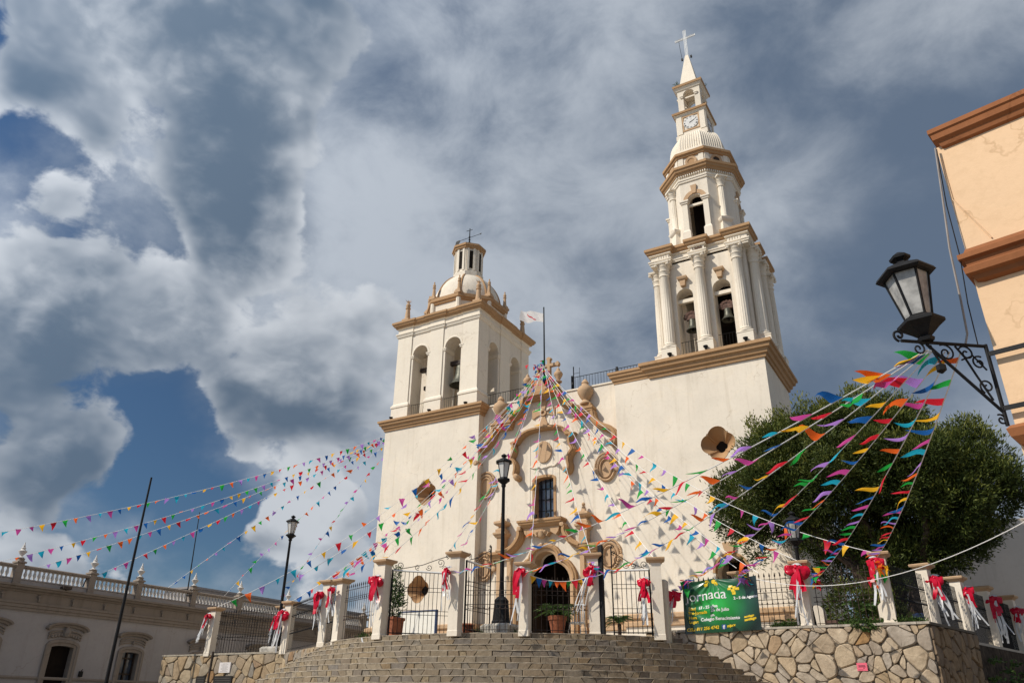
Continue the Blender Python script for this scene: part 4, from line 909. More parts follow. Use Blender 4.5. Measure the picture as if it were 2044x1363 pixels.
# oval cartouches with rope frames
def cartouche(x, z):
    q = MB(); E_ = lambda a, b, k: [(x+a*math.cos(2*math.pi*i/k), z+b*math.sin(2*math.pi*i/k)) for i in range(k)]
    q.prism_xz(E_(.50,.66,32), YF-.06, YF+.01)
    q.sweep(E_(.45,.60,36), [(-.05,-.01),(-.05,.10),(-.01,.15),(.05,.12),(.06,-.01)], YF, closed=True)
    q.sweep(E_(.30,.45,32), [(-.045,.0),(-.045,.11),(0,.15),(.045,.11),(.045,.0)], YF, closed=True)
    o = q.build('cartouche', TANL, cf, 30)
    q = MB()
    for i in range(26):
        a = R(8+164*i/25); px, pz = x+.57*math.cos(a), z+.02+.74*math.sin(a)
        q.lathe([(.01,-.05),(.052,-.025),(.055,.02),(.02,.055)], (0,0,0), 6)
        M_ = Matrix.Translation((px,YF-.08,pz)) @ Matrix.Rotation(-a+.6, 4, 'Y')
        k = 24; q.v[-k:] = [tuple(M_ @ Vector(v)) for v in q.v[-k:]]
    q.build('rope_border', TANL, o, 50)
    for s in (-1, 1):
        q = MB(); q.lathe([(.01,0),(.13,0),(.13,.14),(.07,.17),(.01,.17)], (0,0,0), 12); q.move(Matrix.Translation((x+s*.56,YF,z-.08)) @ Matrix.Rotation(R(90), 4, 'X')); q.build('volute', TANL, o, 40)
for x, z in ((-3.76,12.0),(3.03,12.08),(-3.74,7.9),(3.03,7.95)): cartouche(x, z)
# portal
def hook(p): return p
jx0, jx1 = -1.58, 1.02; jc = (jx0+jx1)/2
def portal_path(off):
    xs = [-(1.3+off)]+[-(.3+(1.0+off)*math.cos(R(a))) for a in (14,28,42,56,66)]
    xs = [x for x in xs if x < -(.66+.75*off)]
    L1 = [(jc-1.3-off, P-.1), (jc-1.3-off, 6.5), (jc-1.3-off, 7.0)]+[(jc+x, trefoil_top(x, off)) for x in xs[1:]]+[(jc-.62-.75*off, trefoil_top(.62+.75*off, off)), (jc-.60-.75*off, 8.02)]
    C1 = [(jc-(.60+.75*off)*math.cos(R(a)), 8.0+(.45+.9*off)*math.sin(R(a))) for a in range(15, 91, 15)]
    h_ = L1+C1
    return h_+[(2*jc-x, z) for x, z in h_[-2::-1]]
q = MB(); q.sweep(portal_path(.08), [(-.10,-.5),(-.10,.10),(-.03,.14),(.05,.14),(.07,.08),(.09,-.01)], YF); q.build('door_surround', TANL, cf)
q = MB(); q.sweep(portal_path(.26), [(-.11,-.01),(-.11,.16),(-.08,.26),(.02,.30),(.06,.24),(.12,.22),(.13,-.01)], YF); q.build('door_surround', TAN, cf)
for x0, x1 in ((-2.36,-2.14),(1.58,1.80)):
    q = MB(); q.ring(rect(x0,x1,YF-.2,YF+.01), [(.05,P-.1),(.05,4.9),(0,4.96),(0,8.1),(.03,8.12),(.06,8.2),(.06,8.26)]); q.build('door_pilaster', TANL, cf)
for s in (1, -1):
    x0, x1 = sorted((AX+s*1.98, AX+s*2.95))
    q = MB(); q.ring([(x0,YF-.4),(x1,YF-.4),(x1,YF+.02),(x0,YF+.02)], [(-.12,8.2),(-.1,8.26),(-.04,8.32),(0,8.4),(.06,8.43),(.06,8.54),(-.05,8.58)]); q.build('portal_ledge', TAN, cf)
    cxl = AX+s*2.5
    q = MB(); q.ring(rect(cxl-.1,cxl+.1,YF-.16,YF+.01), [(.04,P-.1),(.04,4.9),(0,5.0),(0,8.1),(.05,8.2)]); q.build('slender_pilaster', TANL, cf)
    pth = smoothp([(AX+s*1.22,9.5),(AX+s*1.16,9.3),(AX+s*1.3,9.0),(AX+s*1.6,8.68),(AX+s*2.0,8.5)]); pth = pth if s > 0 else pth[::-1]
    q = MB(); q.sweep(pth, mould(.3,.5), YF); q.build('portal_scroll', TAN, cf)
    q = MB(); q.lathe([(.02,0),(.11,0),(.11,.52),(.02,.54)], (0,0,0), 12); q.move(Matrix.Translation((AX+s*1.17,YF,9.56)) @ Matrix.Rotation(R(90), 4, 'X')); q.build('scroll_eye', TANL, cf, 40)
    fx = AX+s*2.24; fy = YF-.26
    q = MB(); q.ring(rect(fx-.2,fx+.2,fy-.18,fy+.2), [(.05,8.56),(.05,8.62),(0,8.66),(0,9.2),(.06,9.24),(.12,9.34),(.16,9.38),(.16,9.46),(.06,9.5),(.06,9.62),(.0,9.66),(-.05,9.72),(-.05,9.78),(.08,9.84),(.14,9.92),(.12,10.02),(.02,10.06),(-.1,10.1),(-.14,10.34),(-.18,10.36)])
    q.lathe([(.02,10.34),(.08,10.38),(.09,10.44),(.05,10.5),(.01,10.53)], (fx,fy,0), 10); q.build('portal_finial', TANL, cf)
# shadow-side pilaster edges of the facade
for x in (-3.02, 2.28):
    q = MB(); q.box(x-.02, x+.02, YF-.03, YF+.01, 8.6, 12.9) if False else q.box(x-.015, x+.015, YF-.025, YF+.01, 5.4, 8.2); q.build('panel_edge', CREAMD, cf)
# nave body, roofs, dark interior
m = MB(); m.box(bx1-.6, cx0+4.5, YF+3.6, 34, P-.3, 15.4); m.build('nave', CREAM, church)
m = MB(); m.box(bx1+.02, cx0-.02, YF+.82, YF+3.7, 9.0, 16.3); m.build('nave_front_block', CREAM, church)
m = MB(); m.box(jx0-.4, jx1+.4, YF+3.0, YF+3.2, P-.2, 8.9); m.box(jx0-.6, jx0-.4, YF+.8, YF+3.2, P-.2, 8.9); m.box(jx1+.4, jx1+.6, YF+.8, YF+3.2, P-.2, 8.9); m.build('vestibule', DARK, church)
for s in (-1, 1):
    q = MB(); xa = jc+s*1.22; q.box(xa-.05, xa+.05, YF+.95, YF+2.2, P-.02, 7.0); d_ = q.build('door', WOODD, church)
    for k in range(4):
        q = MB(); q.box(xa-s*.06-.02, xa-s*.06+.02, YF+1.05, YF+2.1, P+.25+k*.92, P+1.0+k*.92); q.build('panel', WOODD, d_)
m = MB(); m.box(jc-1.3,jc+1.3,YF+.86,YF+.94,7.0,7.12); m.box(jc-.03,jc+.03,YF+.86,YF+.94,7.1,8.4); m.build('door_transom', WOODD, church)
# roof railings
def railing(x0, x1, y, z, posts):
    q = MB(); q.tube([(x0,y,z+.95),(x1,y,z+.95)], .018, 5); q.tube([(x0,y,z+.08),(x1,y,z+.08)], .014, 5); ra = q.build('roof_railing', IRON, church)
    n = int((x1-x0)/.16)
    q = MB(); q.tube([(0,0,0),(0,0,.95)], .010, 4); me = q.mesh('baluster_bar', IRON)
    for i in range(n+1): link('bar', me, ra, Matrix.Translation((x0+(x1-x0)*i/n, y, z)))
    q = MB(); q.box(-.05,.05,-.05,.05,0,1.05); me = q.mesh('post', IRON)
    for px in posts: link('post', me, ra, Matrix.Translation((px, y, z)))
railing(1.0, 6.1, 1.15, 16.5, (1.0, 3.55)); railing(-4.4, -1.5, 1.15, 16.5, (-1.55,))
for a, b in ((-9.07,-7.99),(-6.74,-5.63)):
    q = MB(); q.tube([(a,ly0+.12,17.45),(b,ly0+.12,17.45)], .015, 4); ra = q.build('arch_railing', IRON, church)
    for i in range(8): q = MB(); xx = a+(b-a)*(i+.5)/8; q.tube([(xx,ly0+.12,16.6),(xx,ly0+.12,17.45)], .01, 4); q.build('bar', IRON, ra)
for a, b in ((7.28,8.13),(9.11,9.99)):
    q = MB(); q.tube([(a,ry0+.12,17.72),(b,ry0+.12,17.72)], .015, 4); ra = q.build('arch_railing', IRON, church)
    for i in range(6): q = MB(); xx = a+(b-a)*(i+.5)/6; q.tube([(xx,ry0+.12,16.9),(xx,ry0+.12,17.72)], .01, 4); q.build('bar', IRON, ra)
# apex ladder frame
q = MB(); q.tube([(1.15,1.0,16.5),(1.15,1.0,18.0)], .03, 4); q.tube([(1.5,1.0,16.5),(1.5,1.0,17.9)], .012, 4); q.tube([(1.15,1.0,17.6),(1.5,1.0,17.6)], .012, 4); q.build('ladder_frame', IRON, church)

# ---------------------------------------------------------------- bells
def bell(x, y, ztop, h, r, label, yoke=True, crown=False):
    t = thing('church_bell', label, 'bell', (x, y, ztop-h), 'bells hanging in the church towers')
    q = MB(); pr_ = [(.30,1.0),(.42,.97),(.48,.9),(.5,.75),(.55,.5),(.64,.3),(.78,.14),(.96,.05),(1.0,.0),(.94,.0),(.8,.06)]
    q.lathe([(r*a, h*b) for a, b in pr_], (x, y, ztop-h), 24, cap=False); q.lathe([(r*.02, h*.98),(r*.35,h*.98)], (x,y,ztop-h), 12, cap=False); q.build('body', BRONZE, t, 40)
    q = MB(); q.lathe([(.03,0),(.07,.03),(.08,.1),(.03,.16),(.02,.5*h)], (x,y,ztop-h-.06), 8); q.build('clapper', IRON, t, 40)
    if yoke:
        q = MB(); q.box(x-r*1.2, x+r*1.2, y-.11, y+.11, ztop+.12, ztop+.36); q.box(x-.09, x+.09, y-.09, y+.09, ztop-.02, ztop+.14); q.build('yoke', WOODD, t)
    if crown:
        q = MB()
        for i in range(7):
            a = R(180*i/6); q.lathe([(.02,-.1),(.12,-.05),(.13,.05),(.04,.12)], (x+.30*math.cos(a), y, ztop+.12+.22*math.sin(a)), 7)
        q.box(x-.28, x+.28, y-.08, y+.08, ztop-.02, ztop+.3); q.build('crown_yoke', WOODR, t)
    return t
bell(-6.0, .95, 19.55, 1.25, .66, 'large green bronze bell in the right arch of the left tower')
bell(-8.2, 1.15, 18.45, 1.05, .44, 'slim bell low in the left arch of the left tower')
bell(7.86, .62, 19.0, .62, .34, 'dark bell with scrolled yoke, lower left arch of the clock tower', False, True)
bell(9.62, .62, 19.15, .62, .34, 'pale grey bell with scrolled yoke, right arch of the clock tower', False, True)
bs = thing('bell_frame', 'dark iron frame leaning in the left arch of the left tower', 'frame', (-8.55, 1.3, 16.5))
q = MB(); q.tube([(-8.7,1.2,16.5),(-8.45,1.3,18.6)], .07, 5); q.tube([(-8.7,1.2,17.3),(-8.1,1.3,18.2)], .05, 5); q.tube([(-8.6,1.25,18.0),(-8.0,1.25,18.5)], .08, 5); q.build('struts', WOODD, bs)
q = MB(); q.box(-9.0,-8.0,.95,1.2,19.75,19.98); q.build('beam', WOODD, bs)
# small floodlights along the tower ledges
FLP = [(-10.05,-.12,16.56,'at the left corner of the left tower ledge'),(-7.35,-.12,16.56,'below the middle pier of the left tower'),(-4.9,-.12,16.56,'below the right pier of the left tower'),(-3.9,.9,16.56,'round the corner of the left tower ledge'),(6.9,-.42,16.78,'under the left column of the clock tower'),(8.65,-.42,16.78,'under the middle column of the clock tower'),(10.5,-.42,16.78,'under the right column of the clock tower')]
for x, y, z, s in FLP:
    t = thing('floodlight', 'small dark cup floodlight '+s, 'floodlight', (x,y,z), 'floodlights on the tower ledges')
    q = MB(); q.lathe([(.05,0),(.06,.06),(.11,.12),(.12,.17),(.09,.18),(.02,.15)], (x,y,z), 10); q.build('housing', IRON, t, 40)
for i, (x, y) in enumerate(((AX-.25,-.02),(AX+.42,-.02))):
    t = thing('floodlight', ('left' if i == 0 else 'right')+' black floodlight standing on the portal window sill', 'floodlight', (x,y,9.93), 'floodlights on the window sill')
    q = MB(); q.box(x-.09,x+.09,y-.06,y+.06,9.98,10.14); q.tube([(x,y,9.92),(x,y,10.0)], .03, 5); q.build('housing', IRON, t)
# flag on the gable
fp = thing('flagpole', 'dark pole on the gable top flying a white flag', 'flagpole', (-.03,-.05,17.0))
q = MB(); q.tube([(-.03,-.05,16.9),(-.05,-.05,21.4)], [.05,.035], 8); q.box(-.11,.07,-.13,.02,17.0,17.25); q.build('pole', IRON, fp)
nu, nv_ = 14, 8; vs = []; 
for j in range(nv_+1):
    for i in range(nu+1):
        u, v = i/nu, j/nv_; x = -.09-1.42*u; z = 21.02-.52*v+.62*u-.06*u*u*v+.1*math.sin(u*6+v)*u-.18*u*v
        vs.append((x, -.05+.12*math.sin(u*9+v*2)*u, z))
fs = [(j*(nu+1)+i, j*(nu+1)+i+1, (j+1)*(nu+1)+i+1, (j+1)*(nu+1)+i) for j in range(nv_) for i in range(nu)]
q = MB(); q.add(vs, fs); q.build('flag_cloth', cloth('white_flag', (0.75,0.72,0.70), .35), fp, 60)
def fpt(u, v): return (-.09-1.42*u, -.05+.12*math.sin(u*9+v*2)*u-.008, 21.02-.52*v+.62*u-.06*u*u*v+.1*math.sin(u*6+v)*u-.18*u*v)
q = MB(); ed = [(.72,.22),(.64,.42),(.55,.52),(.46,.62),(.4,.78),(.30,.84)]
vs = [fpt(u, v-.05) for u, v in ed]+[fpt(u, v+.05) for u, v in ed]; q.add(vs, [(i, i+1, 6+i+1, 6+i) for i in range(5)]); q.build('red_emblem', FLAGC['red'], fp)

# ================================================================== palace on the left
XP = -19.5
pal = thing('town_palace', 'low shaded palace with white balustrade and stone window hoods, far left', 'building', (XP, -8, 0))
MP = Matrix(((0,-1,0,XP),(1,0,0,0),(0,0,1,0),(0,0,0,1)))     # local (u, d, z): u = world Y, d into the building
OPS = [(-14.6,-13.55,3.98,0),(-11.10,-10.0,3.96,1),(-7.49,-6.56,3.9,0),(-3.4,-2.45,3.9,0),(.6,1.55,3.9,0),(4.6,5.55,3.9,0),(-18.3,-17.3,3.9,0)]
m = MB(); m.wall(-26, 24, 0, 5.35, 0, .6, [arch(a, b, .9 if not d_ else .05, zs-.06, 8, .1) for a, b, zs, d_ in OPS], MP); m.box(XP-14, XP-.65, -26, 24, 0, 5.3); m.build('wall', PALACE, pal)
def run(parent, name, prof, y0, y1, material):
    q = MB(); k = len(prof); vs = [(XP+o, y, z) for y in (y0, y1) for o, z in prof]
    q.add(vs, [(i, i+k, (i+1) % k+k, (i+1) % k) for i in range(k)]+[tuple(range(k)), tuple(reversed(range(k, 2*k)))]); return q.build(name, material, parent)
run(pal, 'dado_moulding', [(-.02,2.5),(.05,2.5),(.07,2.56),(.05,2.62),(-.02,2.62)], -26, 24, CANTERA)
run(pal, 'architrave', [(-.1,5.25),(.08,5.25),(.08,5.36),(.12,5.38),(.12,5.5),(.16,5.52),(.16,5.62),(-.1,5.62)], -26, 24, CANTERA)
run(pal, 'frieze', [(-.1,5.62),(.07,5.62),(.07,6.0),(-.1,6.0)], -26, 24, CANTERA)
run(pal, 'cornice', [(-.1,6.0),(.12,6.0),(.16,6.06),(.28,6.1),(.32,6.18),(.42,6.2),(.42,6.28),(-.1,6.3)], -26, 24, CANTERA)
y = -25.5
q = MB(); q.lathe([(.02,0),(.1,.02),(.11,.1),(.06,.13)], (0,0,0), 10); q.box(-.02,.09,-.035,.035,-.16,.1); med = q.mesh('rosette', CANTERA)
y = -25.2
while y < 12: link('rosette', med, pal, Matrix.Translation((XP+.07, y, 5.82))); y += 1.62
bal = run(pal, 'balustrade', [(-.3,6.3),(-.02,6.3),(-.02,6.5),(.02,6.52),(.02,6.56),(-.34,6.56),(-.34,6.52)], -26, 24, PALACE)
run(bal, 'top_rail', [(-.32,7.0),(-.02,7.0),(.02,7.03),(.02,7.1),(-.04,7.14),(-.3,7.14)], -26, 24, CANTERA)
PED = [-24.2,-20.6,-17.0,-13.4,-9.88,-7.3,-3.95,-.75,3.05,6.6,10.2,14]
q = MB(); q.lathe([(.065,0),(.065,.03),(.045,.05),(.05,.09),(.075,.15),(.08,.2),(.055,.29),(.04,.36),(.055,.38),(.055,.4),(.065,.41),(.065,.44)], (0,0,0), 8); bme = q.mesh('baluster', BALUST, 50)
nb = 0
for a, b in zip(PED[:-1], PED[1:]):
    if b > 12: break
    n = int((b-a-.5)/.215)
    for i in range(n):
        if nb >= 290: break
        link('baluster', bme, bal, Matrix.Translation((XP-.16, a+.3+(b-a-.6)*(i+.5)/n, 6.56))); nb += 1
q = MB(); q.ring(rect(-.17,.17,-.16,.16), [(.03,0),(.03,.14),(0,.16),(0,.98),(.05,1.0),(.05,1.06),(-.04,1.1),(-.04,1.2),(.0,1.2)]); pme = q.mesh('pedestal', CANTERA)
q = MB(); q.lathe([(.13,0),(.14,.04),(.06,.09),(.05,.13),(.09,.17),(.17,.28),(.185,.33),(.12,.36),(.08,.42),(.1,.46),(.05,.52),(.06,.57),(.03,.6),(.025,.68),(.01,.72)], (0,0,0), 12); ume = q.mesh('urn', BALUST, 50)
for y in PED:
    pe = link('pedestal', pme, pal, Matrix.Translation((XP-.12, y, 6.2))); link('urn', ume, pe, Matrix.Translation((XP-.12, y, 7.4)))
for a, b, zs, door in OPS:
    c = (a+b)/2; zb_ = .05 if door else .9
    # opening in local (u, z) -> sweep in XZ with X=u, then carry to the wall
    q = MB(); wd = .34; path = [(a-.12,zb_),(a-.12,zs-.04)]+[(c-(c-a+.12)*math.cos(math.pi*k/8), zs-.04+.16*math.sin(math.pi*k/8)) for k in range(1,8)]+[(b+.12,zs-.04),(b+.12,zb_)]
    q.sweep(path, [(-.14,-.25),(-.14,.05),(-.02,.05),(0,.09),(.12,.09),(.14,-.01)], 0.0); q.move(MP); fr = q.build('window_surround' if not door else 'door_surround', CANTERA, pal)
    hw = (b-a)/2+.38; zz = zs+.62
    q = MB(); q.sweep([(c-hw*math.cos(math.pi*k/12), zz+(.26 if door else .2)*math.sin(math.pi*k/12)) for k in range(13)], [(-.1,-.01),(-.1,.12),(-.02,.16),(.02,.24),(.09,.26),(.1,-.01)], 0.0); q.move(MP); q.build('hood', CANTERA, fr)
    q = MB()
    for k in range(3): q.sweep([(c-(hw-.14)*math.cos(math.pi*j/10), zs+.22+.11*k+(.18)*math.sin(math.pi*j/10)) for j in range(11)], [(-.03,-.01),(-.03,.04+.02*k),(.03,.04+.02*k),(.03,-.01)], 0.0)
    if door:
        q.lathe([(.02,.0),(.16,.02),(.2,.2),(.1,.42),(.02,.5)], (c,-.06,zs+.34), 8)
        for s in (-1,1):
            for k in range(4): q.lathe([(.02,0),(.08,.03),(.07,.12),(.02,.16)], (c+s*(.22+.13*k),-.05,zs+.36-.03*k), 6)
    else: q.lathe([(.03,0),(.06,.05),(.06,.16),(.03,.2)], (c,-.08,zs+.3), 6)
    q.move(MP); q.build('carving', CANTERA, fr)
    q = MB(); q.box(a-.02,b+.02,.3,.36,zb_,zs+.1); q.move(MP); q.build('leaf' if False else 'dark_doorway' if door else 'window_pane', DARK if door else PANE, fr)
    if not door:
        for x in (a+.06, c, b-.06):
            q = MB(); q.box(x-.035,x+.035,.22,.3,zb_,zs+.08); q.move(MP); q.build('mullion', WOODD, fr)
        for z in (zb_+1.0, zb_+2.0, zs-.3):
            q = MB(); q.box(a,b,.225,.295,z-.03,z+.03); q.move(MP); q.build('transom', WOODD, fr)
q = MB(); q.box(XP+.0,XP+.1,-9.48,-9.32,2.68,2.92); q.tube([(XP+.05,-9.4,2.92),(XP+.12,-9.4,3.0)], .02, 5)
tag(q.build('wall_box', IRON), 'small black box fixed to the palace wall beside its doorway', 'wall box')
q = MB(); q.box(XP+.25,XP+.55,-11.5,-11.1,6.3,6.42); q.tube([(XP+.4,-11.3,6.25),(XP+.4,-11.3,6.32)], .05, 6)
tag(q.build('floodlight', IRONR), 'flat rusty floodlight on the palace cornice', 'floodlight')
q = MB(); q.ring(rect(-33,-30,4.2,22), [(0,0),(0,8.9),(.15,8.92),(.15,9.05),(-1,9.1)]); gb = tag(q.build('roof_block', CONC), 'plain grey concrete block rising behind the palace balustrade', 'building')
q = MB(); q.box(-30.02,-29.9,5.2,6.6,6.6,7.9); q.build('window', PANE, gb)
# poles in front of and on the palace
p1 = thing('tall_pole', 'thick black pole leaning up across the palace front', 'pole', (-14.0,-11.7,0))
q = MB(); q.tube([(-14.0,-11.7,0),(-14.0,-11.69,10.82)], [.085,.04], 10); q.build('shaft', IRON, p1, 50)
q = MB(); q.lathe([(.2,0),(.2,.1),(.12,.2)], (-14.0,-11.7,0), 10); q.build('base', IRON, p1)
p2 = thing('thin_mast', 'thin dark mast rising from the palace balustrade', 'pole', (-19.7,-4.3,6.4))
q = MB(); q.tube([(-19.66,-4.25,6.3),(-19.7,-4.42,11.35)], [.04,.022], 6); q.build('shaft', IRON, p2); q = MB(); q.box(-19.66,-19.3,-4.28,-4.22,6.85,6.9); q.build('bracket', IRON, p2)
q = MB(); q.tube([(-19.6,-10.25,6.45),(-19.75,-9.95,7.4)], .03, 5); tag(q.build('short_mast', IRON), 'short dark rod leaning on the palace balustrade', 'pole')

# annex behind the tree on the right, and house over the street (near right)
an = thing('annex_building', 'plain whitewashed annex wall in shade behind the big tree', 'building', (22, 12, 0))
q = MB(); q.box(12.5, 40, 11.5, 24, 0, 10.2); q.build('wall', plaster('annex_plaster', (0.50,0.44,0.375)), an)
q = MB(); q.box(17.55,18.35,11.42,11.5,4.1,6.6); wn = q.build('window', WOODD, an)
for z in (4.85, 5.75):
    q = MB(); q.box(17.6,18.3,11.39,11.425,z-.03,z+.03); q.build('glazing_bar', IRON, wn)
pb = thing('peach_house', 'peach corner house with rust brown mouldings, near right edge', 'building', (17.91,-23.85,0))
PD = Matrix.Translation((17.955,-23.86,0)) @ Matrix.Rotation(R(-13.5), 4, 'Z')
q = MB(); q.box(0, 9, 0, 8, 0, 7.78); q.move(PD); q.build('wall', PEACH, pb)
def band(name, prof):
    q = MB(); q.ring(rect(.10,9,0,8), prof); q.move(PD); q.build(name, RUST, pb)
band('roof_cornice', [(0,7.72),(.04,7.74),(.06,7.80),(.10,7.83),(.11,7.90),(.13,7.92),(.13,7.98),(-.5,8.02)])
band('string_course', [(-.02,5.86),(.07,5.89),(.09,5.94),(.14,5.96),(.15,6.03),(.11,6.06),(.12,6.12),(.17,6.14),(.17,6.2),(.11,6.23),(.09,6.28),(-.02,6.3)])
band('lower_moulding', [(0,3.98),(.08,4.0),(.14,4.08),(.16,4.16),(.12,4.2),(.0,4.24)])
q = MB(); q.tube([(17.94,-23.92,7.74),(17.87,-23.97,7.0),(17.80,-24.02,6.3),(17.77,-24.05,5.6),(17.75,-24.0,5.25),(17.70,-24.04,5.1)], .012, 5); tag(q.build('loose_cable', plain('grey_cable', (0.25,0.22,0.20), .6)), 'thick loose grey cable hanging beside the peach house corner', 'cable')
q = MB(); q.tube([(17.95,-23.92,7.72),(17.89,-23.96,6.9),(17.88,-23.97,6.2),(17.83,-24.0,5.6),(17.82,-23.98,5.12)], .006, 4); tag(q.build('loose_cable', IRON), 'thin black cable hanging beside the peach house corner', 'cable')
q = MB(); q.tube([tuple(PD @ Vector((.02+.0*k, -.01, 7.6-.02*k))) for k in (0, 30)]+[tuple(PD @ Vector((.28,-.012,6.36)))], .008, 4); tag(q.build('wall_cable', PEACH), 'painted cable clipped to the peach house wall', 'cable')
# ================================================================== street lamps
def lantern(t, x, y, z, s, n=6, M=None, gl=MILK):
    """six-sided tapering lantern standing at z: bowl, glazed body with corner bars, roof, knob; s = total height"""
    M = M or Matrix.Identity(4); T = M
    def B(q, name, mt, sm=None): q.move(T); return q.build(name, mt, t, sm)
    r0, r1 = .115*s, .20*s
    q = MB(); q.lathe([(.07*s,0),(.08*s,.03*s),(.06*s,.05*s),(.15*s,.13*s),(.21*s,.17*s),(.21*s,.20*s),(.13*s,.24*s),(.12*s,.26*s)], (x,y,z), n); B(q, 'bowl', IRON)
    q = MB()
    def P6(r, zz): return [(x+r*math.cos(2*math.pi*i/n), y+r*math.sin(2*math.pi*i/n), z+zz) for i in range(n)]
    a, b = P6(r0, .25*s), P6(r1, .72*s)
    for i in range(n):
        j = (i+1) % n; q = MB(); sh = .97
        f = lambda p: (x+(p[0]-x)*sh, y+(p[1]-y)*sh, p[2])
        q.add([f(a[i]), f(a[j]), f(b[j]), f(b[i])], [(0,1,2,3)]); B(q, 'glass_pane', gl)
    q = MB()
    for i in range(n):
        q.tube([a[i], b[i]], .012*s, 4); q.tube([a[i], a[(i+1) % n]], .012*s, 4); q.tube([b[i], b[(i+1) % n]], .014*s, 4)
    B(q, 'corner_bars', IRON)
    q = MB(); q.lathe([(.25*s,.70*s),(.275*s,.72*s),(.26*s,.75*s),(.10*s,.84*s),(.06*s,.86*s),(.05*s,.89*s),(.095*s,.91*s),(.10*s,.935*s),(.03*s,.985*s),(.005*s,1.0*s)], (x,y,z), n); B(q, 'roof', IRON)
    q = MB(); q.lathe([(.02*s,.26*s),(.04*s,.3*s),(.045*s,.4*s),(.02*s,.5*s)], (x,y,z), 8); B(q, 'bulb', WHITEP, 50)
def lamp_post(x, y, z0, ztop, label, plinth, gl=MILK):
    t = thing('street_lamp', label, 'street lamp', (x,y,z0), 'black lamp posts round the terrace')
    H = ztop-z0; L_ = 1.08
    q = MB(); q.lathe([(.30,0),(.30,.06),(.27,.1),(.22,.62),(.23,.66),(.16,.74),(.11,.78)], (x,y,z0), 8); q.build('base', IRON, t)
    q = MB(); q.lathe([(.085,.76),(.068,1.2),(.05,H-L_-.05),(.08,H-L_),(.05,H-L_+.06)], (x,y,z0), 10); q.build('shaft', IRON, t, 50)
    lantern(t, x, y, z0+H-L_, L_, 6, None, gl)
    if plinth:
        q = MB(); q.ring(rect(x-.45,x+.45,y-.4,y+.4), [(0,P-.02),(.02,z0-.08),(-.06,z0-.004)]); tag(q.build('lamp_plinth', plain('plinth_stone', (0.42,0.39,0.34), .9, 0, .2, .3, 5, .5)), plinth, 'plinth')
lamp_post(4.8, -12.05, 3.85, 9.1, 'tall black lamp post in front of the church portal', 'rough stone plinth under the middle lamp post')
lamp_post(-7.9, -8.67, 3.75, 9.1, 'black lamp post on the left terrace near the palace', 'whitewashed plinth under the left lamp post')
lamp_post(12.94, -8.95, 3.62, 7.0, 'black lamp post half hidden below the big tree, right of the banner', None, MILKD)
# wall lantern on its scrolled bracket
t = thing('wall_lantern', 'large black wall lantern on a scrolled bracket at the peach house', 'wall lamp', (17.91,-23.9,4.0))
corner = Vector((17.905,-23.89,0)); out = Vector((-.797,-.604,0)); zb_ = 5.11
def bp(d, z): q = corner+out*d; return (q.x, q.y, z)
def scroll(cx, cz, r, a0, turns, n=22, sgn=1): return [bp(cx+r*(1-.82*i/n)*math.cos(R(a0+sgn*360*turns*i/n)), cz+r*(1-.82*i/n)*math.sin(R(a0+sgn*360*turns*i/n))) for i in range(n+1)]
q = MB(); q.tube([bp(.02,zb_),bp(.98,zb_)], .018, 6); q.tube([bp(.02,zb_+.02),bp(.02,4.22)], .022, 6); q.tube([bp(.70,zb_-.02),bp(.02,4.36)], .017, 6)
q.tube(scroll(.99,zb_+.06,.07,-80,1.2), .014, 5); q.build('bracket_frame', IRON, t, 50)
q = MB(); q.tube([bp(.38,zb_-.02),bp(.30,zb_-.14),bp(.22,zb_-.34),bp(.1,zb_-.62)], .012, 5)
q.tube(scroll(.50,zb_-.11,.10,60,1.4), .010, 5); q.tube(scroll(.27,zb_-.10,.09,30,1.3), .010, 5); q.tube(scroll(.15,zb_-.20,.08,120,1.3,sgn=-1), .010, 5); q.tube(scroll(.13,zb_-.47,.085,-60,1.4), .010, 5); q.tube(scroll(.07,4.28,.06,60,1.3), .010, 5); q.tube(scroll(.80,zb_-.08,.075,90,1.3), .010, 5)
q.tube([bp(.34,zb_-.18),bp(.2,zb_-.12),bp(.08,zb_-.28)], .010, 5); q.build('scrolls', IRON, t, 50)
q = MB(); wdir = Vector((math.cos(R(-13.5)), math.sin(R(-13.5)), 0)); wn_ = Vector((wdir.y, -wdir.x, 0))
for z in (zb_-.10, 4.40):
    a = corner+wn_*.03; b = corner+wdir*.42+wn_*.03
    q.add([(a.x,a.y,z-.025),(b.x,b.y,z-.025),(b.x,b.y,z+.025),(a.x,a.y,z+.025),(a.x+wn_.x*.015,a.y+wn_.y*.015,z-.025),(b.x+wn_.x*.015,b.y+wn_.y*.015,z-.025),(b.x+wn_.x*.015,b.y+wn_.y*.015,z+.025),(a.x+wn_.x*.015,a.y+wn_.y*.015,z+.025)], [(0,1,2,3),(4,5,6,7),(0,1,5,4),(2,3,7,6),(1,2,6,5),(0,3,7,4)])
q.build('wall_strap', IRON, t)
q = MB(); q.tube([bp(.66,zb_-.03),bp(.64,zb_-.12),bp(.60,zb_-.2),bp(.58,zb_-.3),bp(.63,zb_-.28)], .012, 5); q.lathe([(.01,-.05),(.05,-.02),(.05,.04),(.01,.06)], bp(.6,zb_-.3), 7); q.build('chain', IRON, t)
lx, ly = bp(.69,0)[:2]
lantern(t, lx, ly, zb_+.01, 1.13, 6, Matrix.Translation((lx,ly,zb_)) @ Matrix.Rotation(R(-3.5), 4, 'Y') @ Matrix.Translation((-lx,-ly,-zb_)), MILKD)

